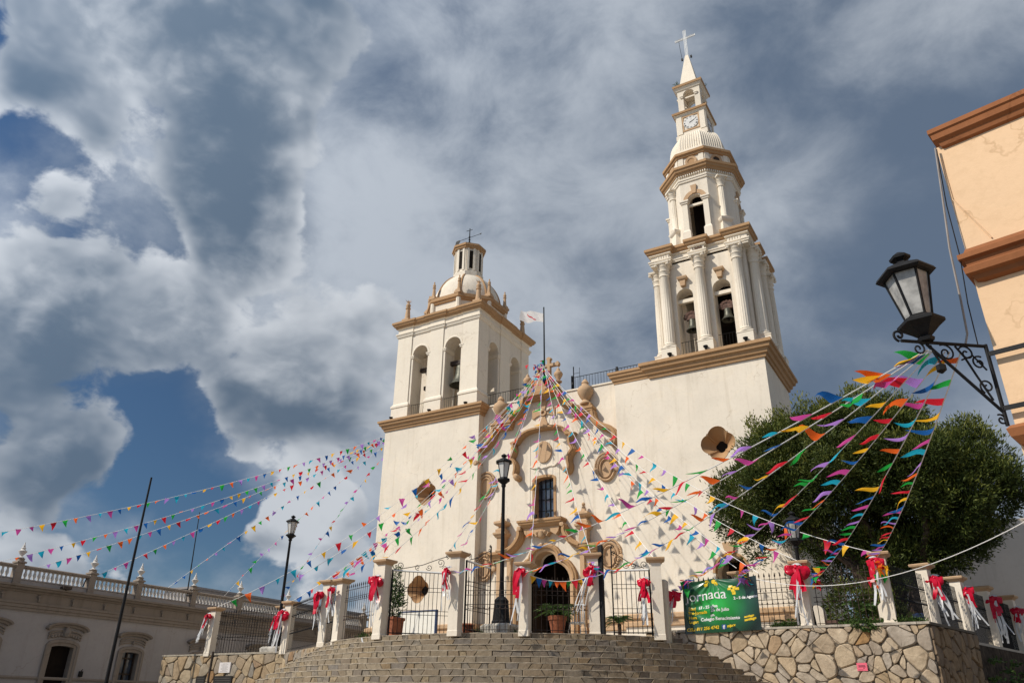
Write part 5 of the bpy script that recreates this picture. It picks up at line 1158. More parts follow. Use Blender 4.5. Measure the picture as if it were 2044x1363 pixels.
# ================================================================== fence: pillars, panels, gates
PIL = [  # x, y, base z, top z, half width, label
 (9.13,-10.4,P,5.72,.155,'cream gate pillar left of the green banner'), (7.69,-11.65,P,5.75,.15,'cream gate pillar right of the church doorway'),
 (6.11,-12.93,P,5.42,.14,'lower cream pillar standing in front of the church doorway'), (4.25,-13.67,P,5.74,.155,'cream gate pillar left of the middle lamp post'),
 (1.44,-13.55,P,5.75,.155,'cream gate pillar beside the potted bush'), (-1.25,-12.38,P,5.5,.15,'cream pillar right of the narrow dark side gate'),
 (-2.49,-11.72,P,5.62,.15,'cream pillar left of the narrow dark side gate'), (-6.95,-9.06,CL,5.43,.155,'cream pillar on the left wall beside the left lamp post'),
 (-11.35,-9.06,CL,5.40,.155,'cream corner pillar at the left end of the left wall'), (-10.2,-6.3,P,5.7,.155,'cream pillar standing behind the left iron fence'),
 (13.05,-9.45,CR,5.47,.15,'cream pillar with a drooping red bow under the big tree'), (15.14,-9.45,CR,5.55,.15,'cream pillar crowded with pennant ends near the wall corner'),
 (10.95,-8.2,P,5.5,.13,'cream pillar rising behind the green banner'),
 (*sp(2.35,-.6,0)[:2],CR,5.52,.155,'first pillar of the shaded fence receding on the right'), (*sp(5.2,-.6,0)[:2],3.4,5.5,.155,'second pillar of the shaded fence receding on the right'),
 (*sp(7.9,-.6,0)[:2],3.4,5.5,.155,'third pillar of the shaded fence receding on the right'), (*sp(10.8,-.6,0)[:2],3.4,5.5,.155,'last pillar of the shaded fence at the right edge')]
for x, y, z0, z1, h, lab in PIL:
    t = thing('fence_pillar', lab, 'pillar', (x,y,z0), 'fence pillars round the terrace')
    side = x > 16
    ang = math.atan2(.26, 1)*-1 if side else (math.atan2(y-SC[1], x-SC[0])+math.pi/2 if -12.0 > y else 0)
    if -1.3 < x < 9.2 and y < -10: ang = (math.atan2(y-SC[1], x-SC[0])+math.pi/2)*.35
    Mz = Matrix.Translation((x,y,0)) @ Matrix.Rotation(ang, 4, 'Z')
    q = MB(); q.ring(rect(-h,h,-h,h), [(.01,z0-.1),(.01,z0+.04),(0,z0+.06),(0,z1-.17)]); q.move(Mz); q.build('shaft', CREAM, t)
    q = MB(); q.ring(rect(-h,h,-h,h), [(-.02,z1-.19),(.02,z1-.18),(.04,z1-.14),(.11,z1-.10),(.125,z1-.05),(.11,z1-.03),(-.06,z1)]); q.move(Mz); q.build('cap', TANL, t)
# a lower buttress beside the gate pillar left of the banner
q = MB(); q.ring(rect(9.16,9.36,-10.27,-10.05), [(0,P-.2),(0,5.05),(-.05,5.1)]); tag(q.build('buttress', CREAM), 'plain cream block against the pillar left of the banner', 'buttress')
def fence(p0, p1, z0, z1, label, spear=True, gap=.145, grp='iron fence panels', material=IRONR, zz1=None, rings=True):
    a, b = Vector((*p0,0)), Vector((*p1,0)); L_ = (b-a).length; u = (b-a).normalized(); n = max(2, int(L_/gap)); dz = 0 if zz1 is None else zz1
    t = thing('iron_fence', label, 'fence', (*((a+b)/2)[:2], z0), grp)
    for zr in (z0+.06, z0+.62, z0+.74, z1-.5, z1-.38, z1-.14) if rings else (z0+.06, z1-.14):
        q = MB(); q.tube([(a.x,a.y,zr),(b.x,b.y,zr)], .0085, 4); q.build('rail', material, t)
    q = MB(); q.tube([(0,0,0),(0,0,z1-z0-(.06 if spear else 0))], .0095, 4)
    if spear: q.lathe([(.008,0),(.026,.03),(.02,.07),(.002,.13)], (0,0,z1-z0-.08), 4)
    for zk in (.64, z1-z0-.44): q.lathe([(.012,-.03),(.024,0),(.012,.03)], (0,0,zk), 5)
    me = q.mesh('bar', material)
    for i in range(n):
        c = a+u*(L_*(i+.5)/n); link('bar', me, t, Matrix.Translation((c.x, c.y, z0)))
    return t
fence((-11.1,YL+.08), (-7.2,YL+.08), CL, 5.2, 'long iron fence panel on the left wall facing the palace', material=IRON)
fence((-6.7,-9.2), (-2.75,-11.56), CL, 5.25, 'iron fence panel between left lamp post and side gate', material=IRON)
fence((-1.0,-12.5), (1.2,-13.45), P+.02, 5.2, 'iron fence panel between side gate and potted bush')
fence((4.5,-13.55), (5.95,-13.0), P+.02, 5.02, 'iron fence panel in front of the middle lamp post', False)
fence((6.3,-12.8), (7.52,-11.8), P+.02, 5.02, 'iron gate leaf closed across the church doorway', False)
fence((9.75,YR+.1), (12.85,YR+.12), CR, 5.15, 'iron fence panel behind the green banner')
fence((13.3,YR+.15), (14.95,YR+.15), CR, 5.2, 'iron fence panel under the big tree')
fence((15.35,YR+.2), sp(2.15,-.6,0)[:2], CR, 5.2, 'dense shaded fence panel at the wall corner', False, .09, material=IRON)
fence(sp(2.6,-.6,0)[:2], sp(4.95,-.6,0)[:2], 3.5, 5.15, 'first receding fence panel on the dark side wall', False, .09, material=IRON)
fence(sp(5.4,-.6,0)[:2], sp(7.7,-.6,0)[:2], 3.5, 5.15, 'second receding fence panel on the dark side wall', False, .09, material=IRON)
fence(sp(8.1,-.6,0)[:2], sp(10.6,-.6,0)[:2], 3.5, 5.15, 'last receding fence panel at the right edge', False, .09, material=IRON)
fence((-2.3,-11.85), (-1.45,-12.28), P+.02, 5.2, 'narrow dark side gate between two cream pillars', False, .08, material=IRON)
fence((-11.3,-8.8), (-10.4,-6.4), P, 5.2, 'fence panel running back from the left corner pillar', False, .12)
def gate(p0, p1, z0, z1, hi, label, white=True):
    """open gate leaf hinged at p0: bars under a top plate, with scrollwork climbing to a tall free post at p1"""
    a, b = Vector((*p0,0)), Vector((*p1,0)); L_ = (b-a).length; u = (b-a).normalized()
    t = thing('iron_gate', label, 'gate', (p0[0],p0[1],z0), 'open gate leaves')
    def W(d, z): c = a+u*d; return (c.x, c.y, z)
    q = MB(); q.tube([W(0,z0),W(0,z1+.02)], .03, 5); q.tube([W(L_,z0),W(L_,hi)], .022, 5); q.tube([W(0,z0+.08),W(L_,z0+.08)], .016, 4)
    for zr in (z0+.62, z0+.74, z0+1.3, z0+1.42): q.tube([W(0,zr),W(L_,zr)], .008, 4)
    q.build('frame', IRON, t)
    q = MB(); c = a; q.tube([W(0,z1),W(L_,z1-.02)], .03, 4); q.build('top_plate', WHITEP if white else IRON, t)
    n = max(4, int(L_/.125))
    for i in range(1, n): q = MB(); q.tube([W(L_*i/n,z0+.05),W(L_*i/n,z1)], .0105, 4); q.build('bar', IRON, t)
    q = MB()
    def scr(d, z, r, a0, turns, sg): return [W(d+r*(1-.8*k/18)*math.cos(R(a0+sg*360*turns*k/18)), z+r*(1-.8*k/18)*math.sin(R(a0+sg*360*turns*k/18))) for k in range(19)]
    q.tube([W(L_*.12,z1+.05),W(L_*.5,z1+.2),W(L_*.8,z1+.42),W(L_,hi-.15)], .011, 4)
    for d, z, r, a0, tn, sg in ((.12,.16,.11,-90,1.4,1),(.42,.13,.09,-60,1.3,-1),(.62,.14,.10,200,1.3,1),(.82,.30,.13,250,1.4,1),(.9,.12,.09,180,1.3,-1),(.93,.50,.07,260,1.3,1)): q.tube(scr(L_*d,z1+z,r,a0,tn,sg), .010, 4)
    q.tube(scr(L_-.05,hi-.02,.05,0,1.3,1), .012, 4); q.build('scrollwork', IRON, t)
gate((1.62,-13.4), (1.25,-11.75), P+.02, 5.42, 6.1, 'open gate leaf with scrollwork beside the potted bush') if False else gate((1.66,-13.42), (3.0,-12.2), P+.02, 5.42, 6.12, 'open gate leaf with scrollwork beside the potted bush')
gate((4.42,-13.45), (4.42,-12.1), P+.02, 5.5, 6.15, 'gate leaf folded back edge-on beside the left gate pillar')
gate((8.95,-10.5), (7.95,-10.95), P+.02, 5.35, 6.05, 'open gate leaf left of the banner, its tall post free')
q = MB(); q.box(7.86,7.98,-11.72,-11.6,P,5.95); tag(q.build('gate_post', IRON), 'square black steel post beside the pillar right of the doorway', 'post')

# ================================================================== red bows with white streamers
def ribbon(q, p0, dirv, L_, w, curl, seed, mi=0, n=8):
    rg = random.Random(seed); d = Vector(dirv).normalized(); side = Vector((1,0,0)) if abs(d.x) < .8 else Vector((0,1,0))
    side = (Matrix.Rotation(rg.uniform(-.6,.6), 3, 'Z') @ side); p = Vector(p0); vs = []
    ph = rg.uniform(0,6)
    for i in range(n+1):
        t_ = i/n; ww = w*(1-.15*t_); off = Vector((math.sin(t_*4+ph)*curl*t_, math.cos(t_*5+ph)*curl*.7*t_, 0)); c = p+d*(L_*t_)+Vector((0,0,-.25*L_*t_*t_))+off
        vs += [c-side*ww/2, c+side*ww/2+Vector((0,.02*math.sin(6*t_+ph),0))]
    q.add(vs, [(2*i, 2*i+1, 2*i+3, 2*i+2) for i in range(n)], mi)
def puff(q, c, r, seed, stretch=(1,1,1), tip=None):
    """crumpled plastic loop"""
    rg = random.Random(seed); n, m_ = 18, 12; vs = []; ph = [rg.uniform(0,6) for _ in range(4)]
    for j in range(m_+1):
        th_ = math.pi*j/m_
        for i in range(n):
            a = 2*math.pi*i/n; k = 1+.24*math.sin(3*a+ph[0]+2*th_)+.17*math.sin(5*a+ph[1]+3*th_)*math.sin(th_)+.12*math.sin(7*th_+ph[2]+2*a)+.08*math.sin(9*a+ph[3]); pinch = .35+.65*math.sin(min(th_*.62, math.pi/2))
            vs.append((c[0]+stretch[0]*r*k*pinch*math.sin(th_)*math.cos(a), c[1]+stretch[1]*r*k*pinch*math.sin(th_)*math.sin(a), c[2]+stretch[2]*r*math.cos(th_)))
    q.add(vs, [(j*n+i, j*n+(i+1) % n, (j+1)*n+(i+1) % n, (j+1)*n+i) for j in range(m_) for i in range(n)])
def bow(x, y, z, label, seed, style=0, s=1.0, blow=(-.25,0)):
    t = thing('ribbon_bow', label, 'bow', (x,y,z), 'red bows on the fence pillars'); rg = random.Random(seed)
    for sd in (-1, 1):
        q = MB(); tilt = rg.uniform(.5,1.1)*sd
        kk = s*rg.uniform(.7,1.25); puff(q, (0,0,-.14*kk), .15*kk, seed+sd+3, (rg.uniform(.8,1.25),.7,rg.uniform(.9,1.4))); q.move(Matrix.Translation((x,y,z)) @ Matrix.Rotation(tilt*-.9+rg.uniform(-.2,.2), 4, 'Y') @ Matrix.Rotation(rg.uniform(-.3,.3), 4, 'X')); q.build('loop', REDPL, t, 60)
    q = MB(); puff(q, (x,y-.05,z), .075*s, seed+9); q.build('knot', REDPL, t, 60)
    q = MB()
    for k in range(3 if style == 0 else 4): ribbon(q, (x+rg.uniform(-.05,.05), y-.06-.02*k, z-.02), (rg.uniform(-.35,.35)+blow[0]*.4, -.05, -1), s*rg.uniform(.42,.66), .15*s, .06, seed+20+k)
    q.build('tail', REDPL, t, 60)
    for k in range(6):
        q = MB(); ribbon(q, (x+rg.uniform(-.06,.06), y-.03-.015*k, z-.1), (rg.uniform(-.22,.22)+blow[0], blow[1]-.05, -1), s*rg.uniform(.7,1.15), rg.uniform(.03,.075), .09, seed+40+k); q.build('streamer', WHPL, t, 60)
    q = MB(); puff(q, (x+.02,y+.03,z+.07), .085*s, seed+77, (1.5,.5,.55)); q.build('wrap', WHPL, t, 60)
BOWS = [(-11.45,-9.36,5.05,'left corner pillar',1.0,(-.3,0)),(-7.05,-9.36,5.0,'pillar beside the left lamp post',1.1,(-.15,0)),(-10.3,-6.6,5.2,'pillar behind the left fence',.9,(-.2,0)),
 (-2.7,-12.0,5.15,'pillar left of the narrow side gate',.9,(.2,0)),(-1.45,-12.7,5.15,'pillar right of the narrow side gate',1.0,(.25,0)),(1.4,-13.85,5.15,'pillar beside the potted bush',1.05,(.2,0)),
 (4.1,-13.97,5.2,'pillar left of the middle lamp post',1.0,(.15,0)),(6.08,-13.2,5.15,'low pillar in front of the doorway',1.15,(0,0)),(7.75,-11.95,5.3,'pillar right of the doorway',1.15,(-.4,0)),
 (8.85,-10.62,5.05,'pillar left of the banner, on its gate side',.9,(-.2,0)),(9.48,-9.95,4.75,'fence at the left edge of the green banner',1.0,(-.3,0)),(13.0,-9.75,5.25,'pillar under the tree with the broad wall below',1.2,(.1,0)),
 (15.0,-9.75,5.3,'pillar by the wall corner, among pennant ends',1.1,(.05,0)),(*sp(2.35,-.36,0)[:2],5.1,'first receding pillar on the right',.95,(.2,0)),(*sp(5.2,-.36,0)[:2],5.1,'second receding pillar on the right',.95,(.2,0)),(*sp(7.9,-.36,0)[:2],5.1,'third receding pillar on the right',.95,(.1,0)),(*sp(10.6,-.36,0)[:2],5.0,'last receding pillar at the right edge',.95,(0,0))]
for i, (x, y, z, s, k, bl) in enumerate(BOWS): bow(x, y, z, 'red bow with white streamers on the '+s, 100+i*7, i % 2, k*(.74,.92,.82,.98,.76,.87)[i % 6], bl)

# ================================================================== green banner
BX0, BX1, BZ0, BZ1 = 9.66, 11.86, 3.60, 5.09; BY = YR-.12
ban = thing('banner', 'green printed vinyl banner with white and yellow lettering on the fence', 'banner', ((BX0+BX1)/2, BY, BZ0))
def bsurf(u, v, lift=0.0):
    """u, v in 0..1 (v up) -> point on the hanging sheet: folds run from the tied points"""
    x = BX0+(BX1-BX0)*u; z = BZ0+(BZ1-BZ0)*v
    tops = BZ1-.05*math.sin(math.pi*min(1, abs(u-.42)/.42 if u < .42 else abs(u-.42)/.58))+.03*u
    z = BZ0+.05*u+(tops-BZ0-.05*u)*v
    d = 0
    for (cu, cv, amp, fr) in ((.42,1.0,.030,15),(.0,.48,.028,13)):
        rx, rz = (u-cu)*1.48, v-cv; r = math.hypot(rx, rz); a = math.atan2(rz, rx)
        d += amp*math.sin(a*fr+cu*3)*math.exp(-r*2.1)*min(1, r*5)
    d += .018*math.sin(u*5+v*3)+.012*math.sin(u*13-v*6+1)-.05*math.sin(math.pi*v)*math.sin(math.pi*u)
    return (x, BY+d-lift, z)
nu, nv_ = 64, 44
q = MB(); q.add([bsurf(i/nu, j/nv_) for j in range(nv_+1) for i in range(nu+1)], [(j*(nu+1)+i, j*(nu+1)+i+1, (j+1)*(nu+1)+i+1, (j+1)*(nu+1)+i) for j in range(nv_) for i in range(nu)])
def fban(nt, b, out):
    geo = nt.nodes.new('ShaderNodeNewGeometry'); sp_ = nt.nodes.new('ShaderNodeSeparateXYZ'); nt.links.new(geo.outputs['Position'], sp_.inputs[0])
    def mr(o, a, b_):
        n = nt.nodes.new('ShaderNodeMapRange'); nt.links.new(o, n.inputs[0]); n.inputs[1].default_value = a; n.inputs[2].default_value = b_; return n.outputs[0]
    u = mr(sp_.outputs['X'], BX0, BX1); v = mr(sp_.outputs['Z'], BZ0, BZ1)
    def m_(op, a, b_):
        n = nt.nodes.new('ShaderNodeMath'); n.operation = op
        for i, k in enumerate((a, b_)):
            if isinstance(k, (int, float)): n.inputs[i].default_value = k
            else: nt.links.new(k, n.inputs[i])
        return n.outputs[0]
    du = m_('MULTIPLY', m_('ABSOLUTE', m_('SUBTRACT', u, .47), 0), 1.75); dv = m_('MULTIPLY', m_('ABSOLUTE', m_('SUBTRACT', v, .52), 0), 1.5)
    r = m_('SQRT', m_('ADD', m_('MULTIPLY', du, du), m_('MULTIPLY', dv, dv)), 0)
    nt.links.new(ramp(nt, r, [(0.0, (0.02,0.42,0.05)), (0.34, (0.012,0.25,0.04)), (0.68, (0.008,0.075,0.030)), (1.0, (0.006,0.018,0.014))]), b.inputs['Base Color'])
    b.inputs['Roughness'].default_value = 0.24; b.inputs['Specular IOR Level'].default_value = 0.6
q.build('sheet', mat('banner_print', fban), ban, 80)
WHT = plain('print_white', (0.75,0.75,0.73), .35, 0, .5, .03); YEL = plain('print_yellow', (0.80,0.55,0.02), .35, 0, .5, .03); BLU = plain('print_blue', (0.05,0.10,0.35), .35, 0, .5, .03)
Wb, Hb = BX1-BX0, BZ1-BZ0
def bline(txt, u, v, size, material, bold=.003, slope=0.02, name='lettering', lift=.007, shear=0.0):
    q = MB(); text_into(q, txt, size, lambda x, y: bsurf(min(1.0, u+x/Wb), v+(y+slope*x)/Hb, lift), 0, bold, 'LEFT', shear); q.build(name, material, ban)
bline('Jornada', .045, .61, .40, WHT, .002, .02); 
bline('2 - 5 de Agosto', .69, .60, .105, WHT, .005, .0)
bline('Edad', .065, .44, .118, YEL); bline('17 - 25 a\u00f1os', .205, .452, .118, WHT)
bline('Pre-Jornada', .065, .362, .118, YEL); bline('26 de Julio', .375, .385, .125, WHT)
bline('Hora', .065, .275, .112, YEL); bline('am.', .36, .30, .10, WHT)
bline('Lugar:', .065, .195, .112, YEL); bline('Colegio Renacimiento', .225, .225, .128, WHT, .003, .0)
bline('CEL.: 811 256 4742', .02, .05, .12, YEL, .003, .03, 'lettering', .007, .25)
bline('mjucv', .565, .085, .10, YEL, .005, .10); bline('santiago', .80, .175, .10, YEL, .005, .13); bline('santiago', .80, .235, .085, YEL, .004, .13)
q = MB(); q.add([bsurf(.495+a, .055+b, .006) for a, b in ((0,0),(.055,.005),(.055,.085),(0,.08))], [(0,1,2,3)]); q.build('social_icon', BLU, ban); bline('f', .513, .062, .13, WHT, .01, 0, 'lettering', .012)
q = MB()
for a, b, w_, h_ in ((.62,.845,.05,.045),(.665,.82,.04,.06),(.60,.80,.04,.04),(.645,.77,.045,.05),(.70,.80,.05,.05),(.655,.72,.045,.06)):
    a += .045; q.add([bsurf(a-w_/2,b-h_/2,.007),bsurf(a+w_/2,b-h_/2,.007),bsurf(a+w_/2,b+h_/2,.007),bsurf(a-w_/2,b+h_/2,.007)], [(0,1,2,3)])
q.build('square_emblem', YEL, ban)
q = MB()
for a, b, r in ((.36,.93,.04),(.335,.90,.035),(.445,.94,.045),(.47,.90,.035),(.35,.965,.03)):
    q.add([bsurf(a+r*math.cos(k*math.pi/4)*.8, min(.99, b+r*math.sin(k*math.pi/4)), .007) for k in range(8)], [tuple(range(8))])
q.build('yellow_emblem', YEL, ban)
# note and plaques on the retaining walls
def vecs(poly, y): return [(x, y, z) for x, z in poly]
nt_ = thing('pink_notice', 'small pink paper notice pasted on the right flagstone wall', 'notice', (14.27, YR-.07, 2.58))
q = MB(); q.box(14.15,14.40,YR-.075,YR-.06,2.58,2.77); q.build('paper', plain('pink_paper', (0.75,0.14,0.20), .7, 0, .2, .05), nt_)
q = MB(); q.box(14.19,14.35,YR-.078,YR-.074,2.695,2.712); q.box(14.19,14.36,YR-.078,YR-.074,2.668,2.683); q.box(14.30,14.33,YR-.078,YR-.074,2.635,2.65); q.box(14.18,14.30,YR-.078,YR-.074,2.602,2.610); q.build('print_lines', plain('dark_print', (0.12,0.02,0.04), .7), nt_)
pq = thing('marble_plaque', 'white engraved plaque on the left flagstone wall', 'plaque', (-10.12, YL-.06, 2.78))
q = MB(); q.box(-10.45,-9.80,YL-.085,YL-.01,2.78,3.17); q.build('slab', plain('white_marble', (0.66,0.62,0.60), .4, 0, .4, .06), pq)
q = MB()
for k in range(8): q.box(-10.38+(.04 if k % 3 else .12),-9.87-(.05 if k % 2 else .12),YL-.088,YL-.084,3.115-.042*k,3.127-.042*k)
q.build('engraved_lines', plain('engraving', (0.28,0.26,0.25), .6), pq)
for x0, x1, z0, z1, lab in ((-11.75,-11.2,2.1,2.66,'small dark metal plaque at the left wall end'),(-10.68,-9.62,1.9,2.66,'larger black plaque below the white marble one')):
    t = thing('metal_plaque', lab, 'plaque', ((x0+x1)/2, YL-.06, z0)); q = MB(); q.box(x0,x1,YL-.08,YL-.01,z0,z1); q.build('plate', plain('dark_plate', (0.035,0.032,0.03), .45, .3), t)
    q = MB()
    for k in range(6): q.box(x0+.07+.03*(k % 2), x1-.08, YL-.084, YL-.079, z1-.10-.085*k, z1-.075-.085*k)
    q.build('raised_lines', plain('plate_letters', (0.10,0.09,0.08), .5, .3), t)
q = MB(); q.tube([(-10.98,YL-.08,3.6),(-10.98,YL-.08,.1)], .045, 8); tag(q.build('drain_pipe', IRONR), 'dark vertical drain pipe on the left flagstone wall', 'pipe')
# ================================================================== vegetation
def leaf_mesh(name, pts, dirs, length, width, tint, material, rs, curl=.25):
    """one small pointed blade (2 triangles) per point; tint is stored per face corner"""
    n = len(pts); d = dirs/np.linalg.norm(dirs, axis=1, keepdims=True)
    rv = rs.normal(size=(n,3)); s = np.cross(d, rv); s /= np.linalg.norm(s, axis=1, keepdims=True)+1e-9
    L_ = (length*rs.uniform(.6,1.3,n))[:,None]; W_ = (width*rs.uniform(.7,1.3,n))[:,None]
    mid = pts+d*L_*.5; tip = pts+d*L_+rv*L_*curl*.35
    v = np.stack([pts, mid-s*W_*.5, tip, mid+s*W_*.5], 1).reshape(-1,3)
    me = bpy.data.meshes.new(name); me.vertices.add(4*n); me.vertices.foreach_set('co', v.astype(np.float32).ravel())
    me.loops.add(4*n); me.loops.foreach_set('vertex_index', np.arange(4*n, dtype=np.int32)); me.polygons.add(n)
    me.polygons.foreach_set('loop_start', np.arange(0,4*n,4,dtype=np.int32)); me.polygons.foreach_set('loop_total', np.full(n,4,dtype=np.int32))
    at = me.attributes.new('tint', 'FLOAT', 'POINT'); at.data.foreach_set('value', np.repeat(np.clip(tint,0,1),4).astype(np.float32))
    me.materials.append(material); me.update(calc_edges=True); return me
rs = np.random.default_rng(5)
def crown(lobes, per_m2, length, width, name, material, parent, bumps=.22, up=.35, tufts=6, blade_spread=.55, inner=.12, tsize=.16):
    P_, D_, T_ = [], [], []
    for (cx,cy,cz,rx,ry,rz) in lobes:
        area = 4*math.pi*((rx*ry)**1.6+(rx*rz)**1.6+(ry*rz)**1.6)**(1/1.6)/3**(1/1.6); n = int(area*per_m2)
        g_ = rs.normal(size=(n,3)); g_ /= np.linalg.norm(g_, axis=1, keepdims=True)
        ph = rs.uniform(0,6.28,6)
        bump_ = (np.sin(g_[:,0]*7+ph[0])*np.sin(g_[:,1]*6+ph[1])+np.sin(g_[:,2]*8+ph[2])*np.sin(g_[:,0]*9+ph[3])*.8+.5*np.sin(g_[:,1]*15+ph[4])*np.sin(g_[:,2]*14+ph[5]))
        rad = 1+bumps*bump_*.55-np.abs(rs.normal(size=n))*inner
        keep = rs.uniform(size=n) > .10+.25*(bump_ < -.9)
        c = np.array([cx,cy,cz])+g_*np.array([rx,ry,rz])*rad[:,None]
        nrm = g_/np.array([rx,ry,rz]); nrm /= np.linalg.norm(nrm, axis=1, keepdims=True)
        c, nrm, b_ = c[keep], nrm[keep], bump_[keep]
        for k in range(tufts):
            P_.append(c+rs.normal(size=c.shape)*tsize*.5); D_.append(nrm+rs.normal(size=c.shape)*blade_spread+np.array([0,0,up]))
            T_.append(.36+.26*b_+.20*nrm[:,2]+rs.normal(size=len(c))*.13)  # tops and outer bumps tinted lighter, hollows darker, imitating sunlit clumps
    me = leaf_mesh(name, np.concatenate(P_), np.concatenate(D_), length, width, np.concatenate(T_), material, rs)
    return link(name, me, parent)
def limb(q, pts, r0, r1, n=7, wob=.0):
    pts = [Vector(p) for p in pts]; out_ = []
    for a, b in zip(pts[:-1], pts[1:]):
        for k in range(4): out_.append(a.lerp(b, k/4)+Vector((rng.uniform(-wob,wob),rng.uniform(-wob,wob),0)))
    out_.append(pts[-1]); m_ = len(out_); q.tube(out_, [r0+(r1-r0)*i/(m_-1) for i in range(m_)], n)
tree = thing('juniper_tree', 'broad dark green juniper tree behind the right fence', 'tree', (14.6,-3.4,P))
q = MB()
for pts, r0, r1 in (([(14.4,-3.2,P-.2),(14.3,-3.3,5.2),(13.6,-3.4,6.6),(12.2,-3.4,8.0),(10.8,-3.6,8.9)],.34,.07), ([(14.7,-3.0,P-.2),(14.9,-2.9,5.4),(14.8,-2.7,7.4),(14.4,-2.6,9.6)],.38,.09), ([(15.1,-3.1,P-.2),(15.5,-3.1,5.3),(16.1,-2.8,6.8),(17.3,-2.4,8.4)],.33,.08),
                    ([(14.9,-3.0,6.2),(14.4,-3.8,7.4),(14.0,-4.3,8.4)],.18,.06), ([(15.7,-3.1,5.8),(16.2,-3.9,7.0),(16.4,-4.2,8.2)],.16,.05), ([(13.5,-3.4,6.7),(12.6,-3.0,7.4),(11.4,-2.6,7.7),(10.6,-3.0,7.6)],.12,.04), ([(16.4,-2.8,7.0),(17.3,-2.6,7.1),(18.0,-2.3,7.6)],.1,.04), ([(14.3,-3.3,5.6),(13.2,-3.8,6.6),(12.0,-4.2,7.4)],.13,.04)):
    limb(q, pts, r0, r1, 8, .05)
q.build('trunk', BARK, tree, 60)
LOBES = [(10.75, -3.0, 9.18, 1.45, 1.5, 1.25), (11.85, -2.8, 10.28, 1.65, 2.0, 1.45), (13.0, -2.6, 10.78, 1.75, 2.2, 1.4), (14.6, -2.6, 10.98, 1.65, 2.2, 1.5), (15.8, -2.6, 10.23, 1.35, 2.0, 1.45), (17.6, -2.4, 9.28, 1.45, 2.0, 1.4), (16.6, -2.5, 9.5, 1.2, 1.7, 1.15), (18.3, -2.4, 8.53, 0.95, 1.5, 1.15), (12.2, -4.2, 8.88, 1.6, 1.2, 1.25), (14.0, -4.5, 9.13, 1.7, 1.2, 1.35), (15.8, -4.3, 8.88, 1.6, 1.2, 1.3), (17.2, -3.8, 8.0, 1.15, 1.1, 1.05), (11.2, -3.0, 8.1, 1.3, 1.3, 0.7), (13.6, -2.0, 7.8, 1.8, 1.3, 1.25), (15.4, -2.0, 7.3, 1.8, 1.3, 1.45), (16.8, -2.4, 6.8, 1.05, 1.0, 0.8), (15.8, -2.5, 6.1, 0.75, 0.8, 0.9), (13.4, -1.6, 6.5, 1.2, 0.8, 0.9), (10.4, -3.0, 7.2, 0.35, 0.4, 0.7), (14.6, -1.8, 7.0, 1.6, 0.9, 1.3), (16.2, -1.8, 7.7, 1.5, 0.9, 1.0), (14.9, -3.6, 6.3, 1.0, 0.7, 0.9), (13.2, -3.6, 7.3, 1.2, 0.8, 0.7), (17.5, -3.0, 7.0, 0.8, 0.8, 0.6), (9.9, -3.0, 8.3, 0.9, 1.0, 0.8), (16.0, -3.2, 6.6, 1.0, 0.8, 0.8)]
for _ in range(70):      # smaller sprays that break the outline
    l_ = rng.choice(LOBES[:11]); v_ = Vector((rng.gauss(0,1), rng.gauss(-.4,1), rng.gauss(.25,.8))).normalized(); k_ = rng.uniform(.34,.62)
    LOBES.append((l_[0]+v_.x*l_[3]*1.02, l_[1]+v_.y*l_[4]*1.02, l_[2]+v_.z*l_[5]*1.02, k_, k_, k_*rng.uniform(.6,.95)))
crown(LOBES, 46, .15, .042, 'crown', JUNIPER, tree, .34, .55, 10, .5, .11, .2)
# hanging twigs under the crown
q = MB()
for k in range(34):
    x = rng.uniform(10.3,18); y = rng.uniform(-4.4,-2.2); z = rng.uniform(7.2,8.6); q.tube([(x,y,z),(x+rng.uniform(-.3,.3),y,z-.5),(x+rng.uniform(-.6,.6),y,z-rng.uniform(.8,1.3))], [.014,.009,.004], 4)
tw = q.build('twigs', BARK, tree); tw['kind'] = 'stuff'
ft = thing('distant_tree', 'small leafy tree beyond the palace roof, left of the church', 'tree', (-24,24,0))
q = MB(); limb(q, [(-24,24,0),(-24,24,6),(-23.8,24,10)], .25,.08); q.build('trunk', BARK, ft)
crown([(-24,24,10.2,1.6,1.6,1.3),(-22.6,24,11.0,1.1,1.1,1.1)], 26, .32, .2, 'crown', GREENL, ft, .3)
q = MB(); x, y = -12.8, 9.0
q.tube([(x,y,3),(x,y,11.6)], .035, 5); q.tube([(x-.8,y,10.9),(x+.8,y,10.95)], .02, 4)
for k in range(6): q.tube([(x-.7+.28*k,y-.35,10.92),(x-.7+.28*k,y+.35,10.92)], .012, 4); q.tube([(x-.7+.28*k,y,10.92),(x-.7+.28*k,y,11.3)], .012, 4)
q.tube([(x,y,9.6),(x+.6,y,9.7)], .015, 4); tag(q.build('aerial', IRON), 'thin television aerial beyond the narrow side gate', 'aerial')

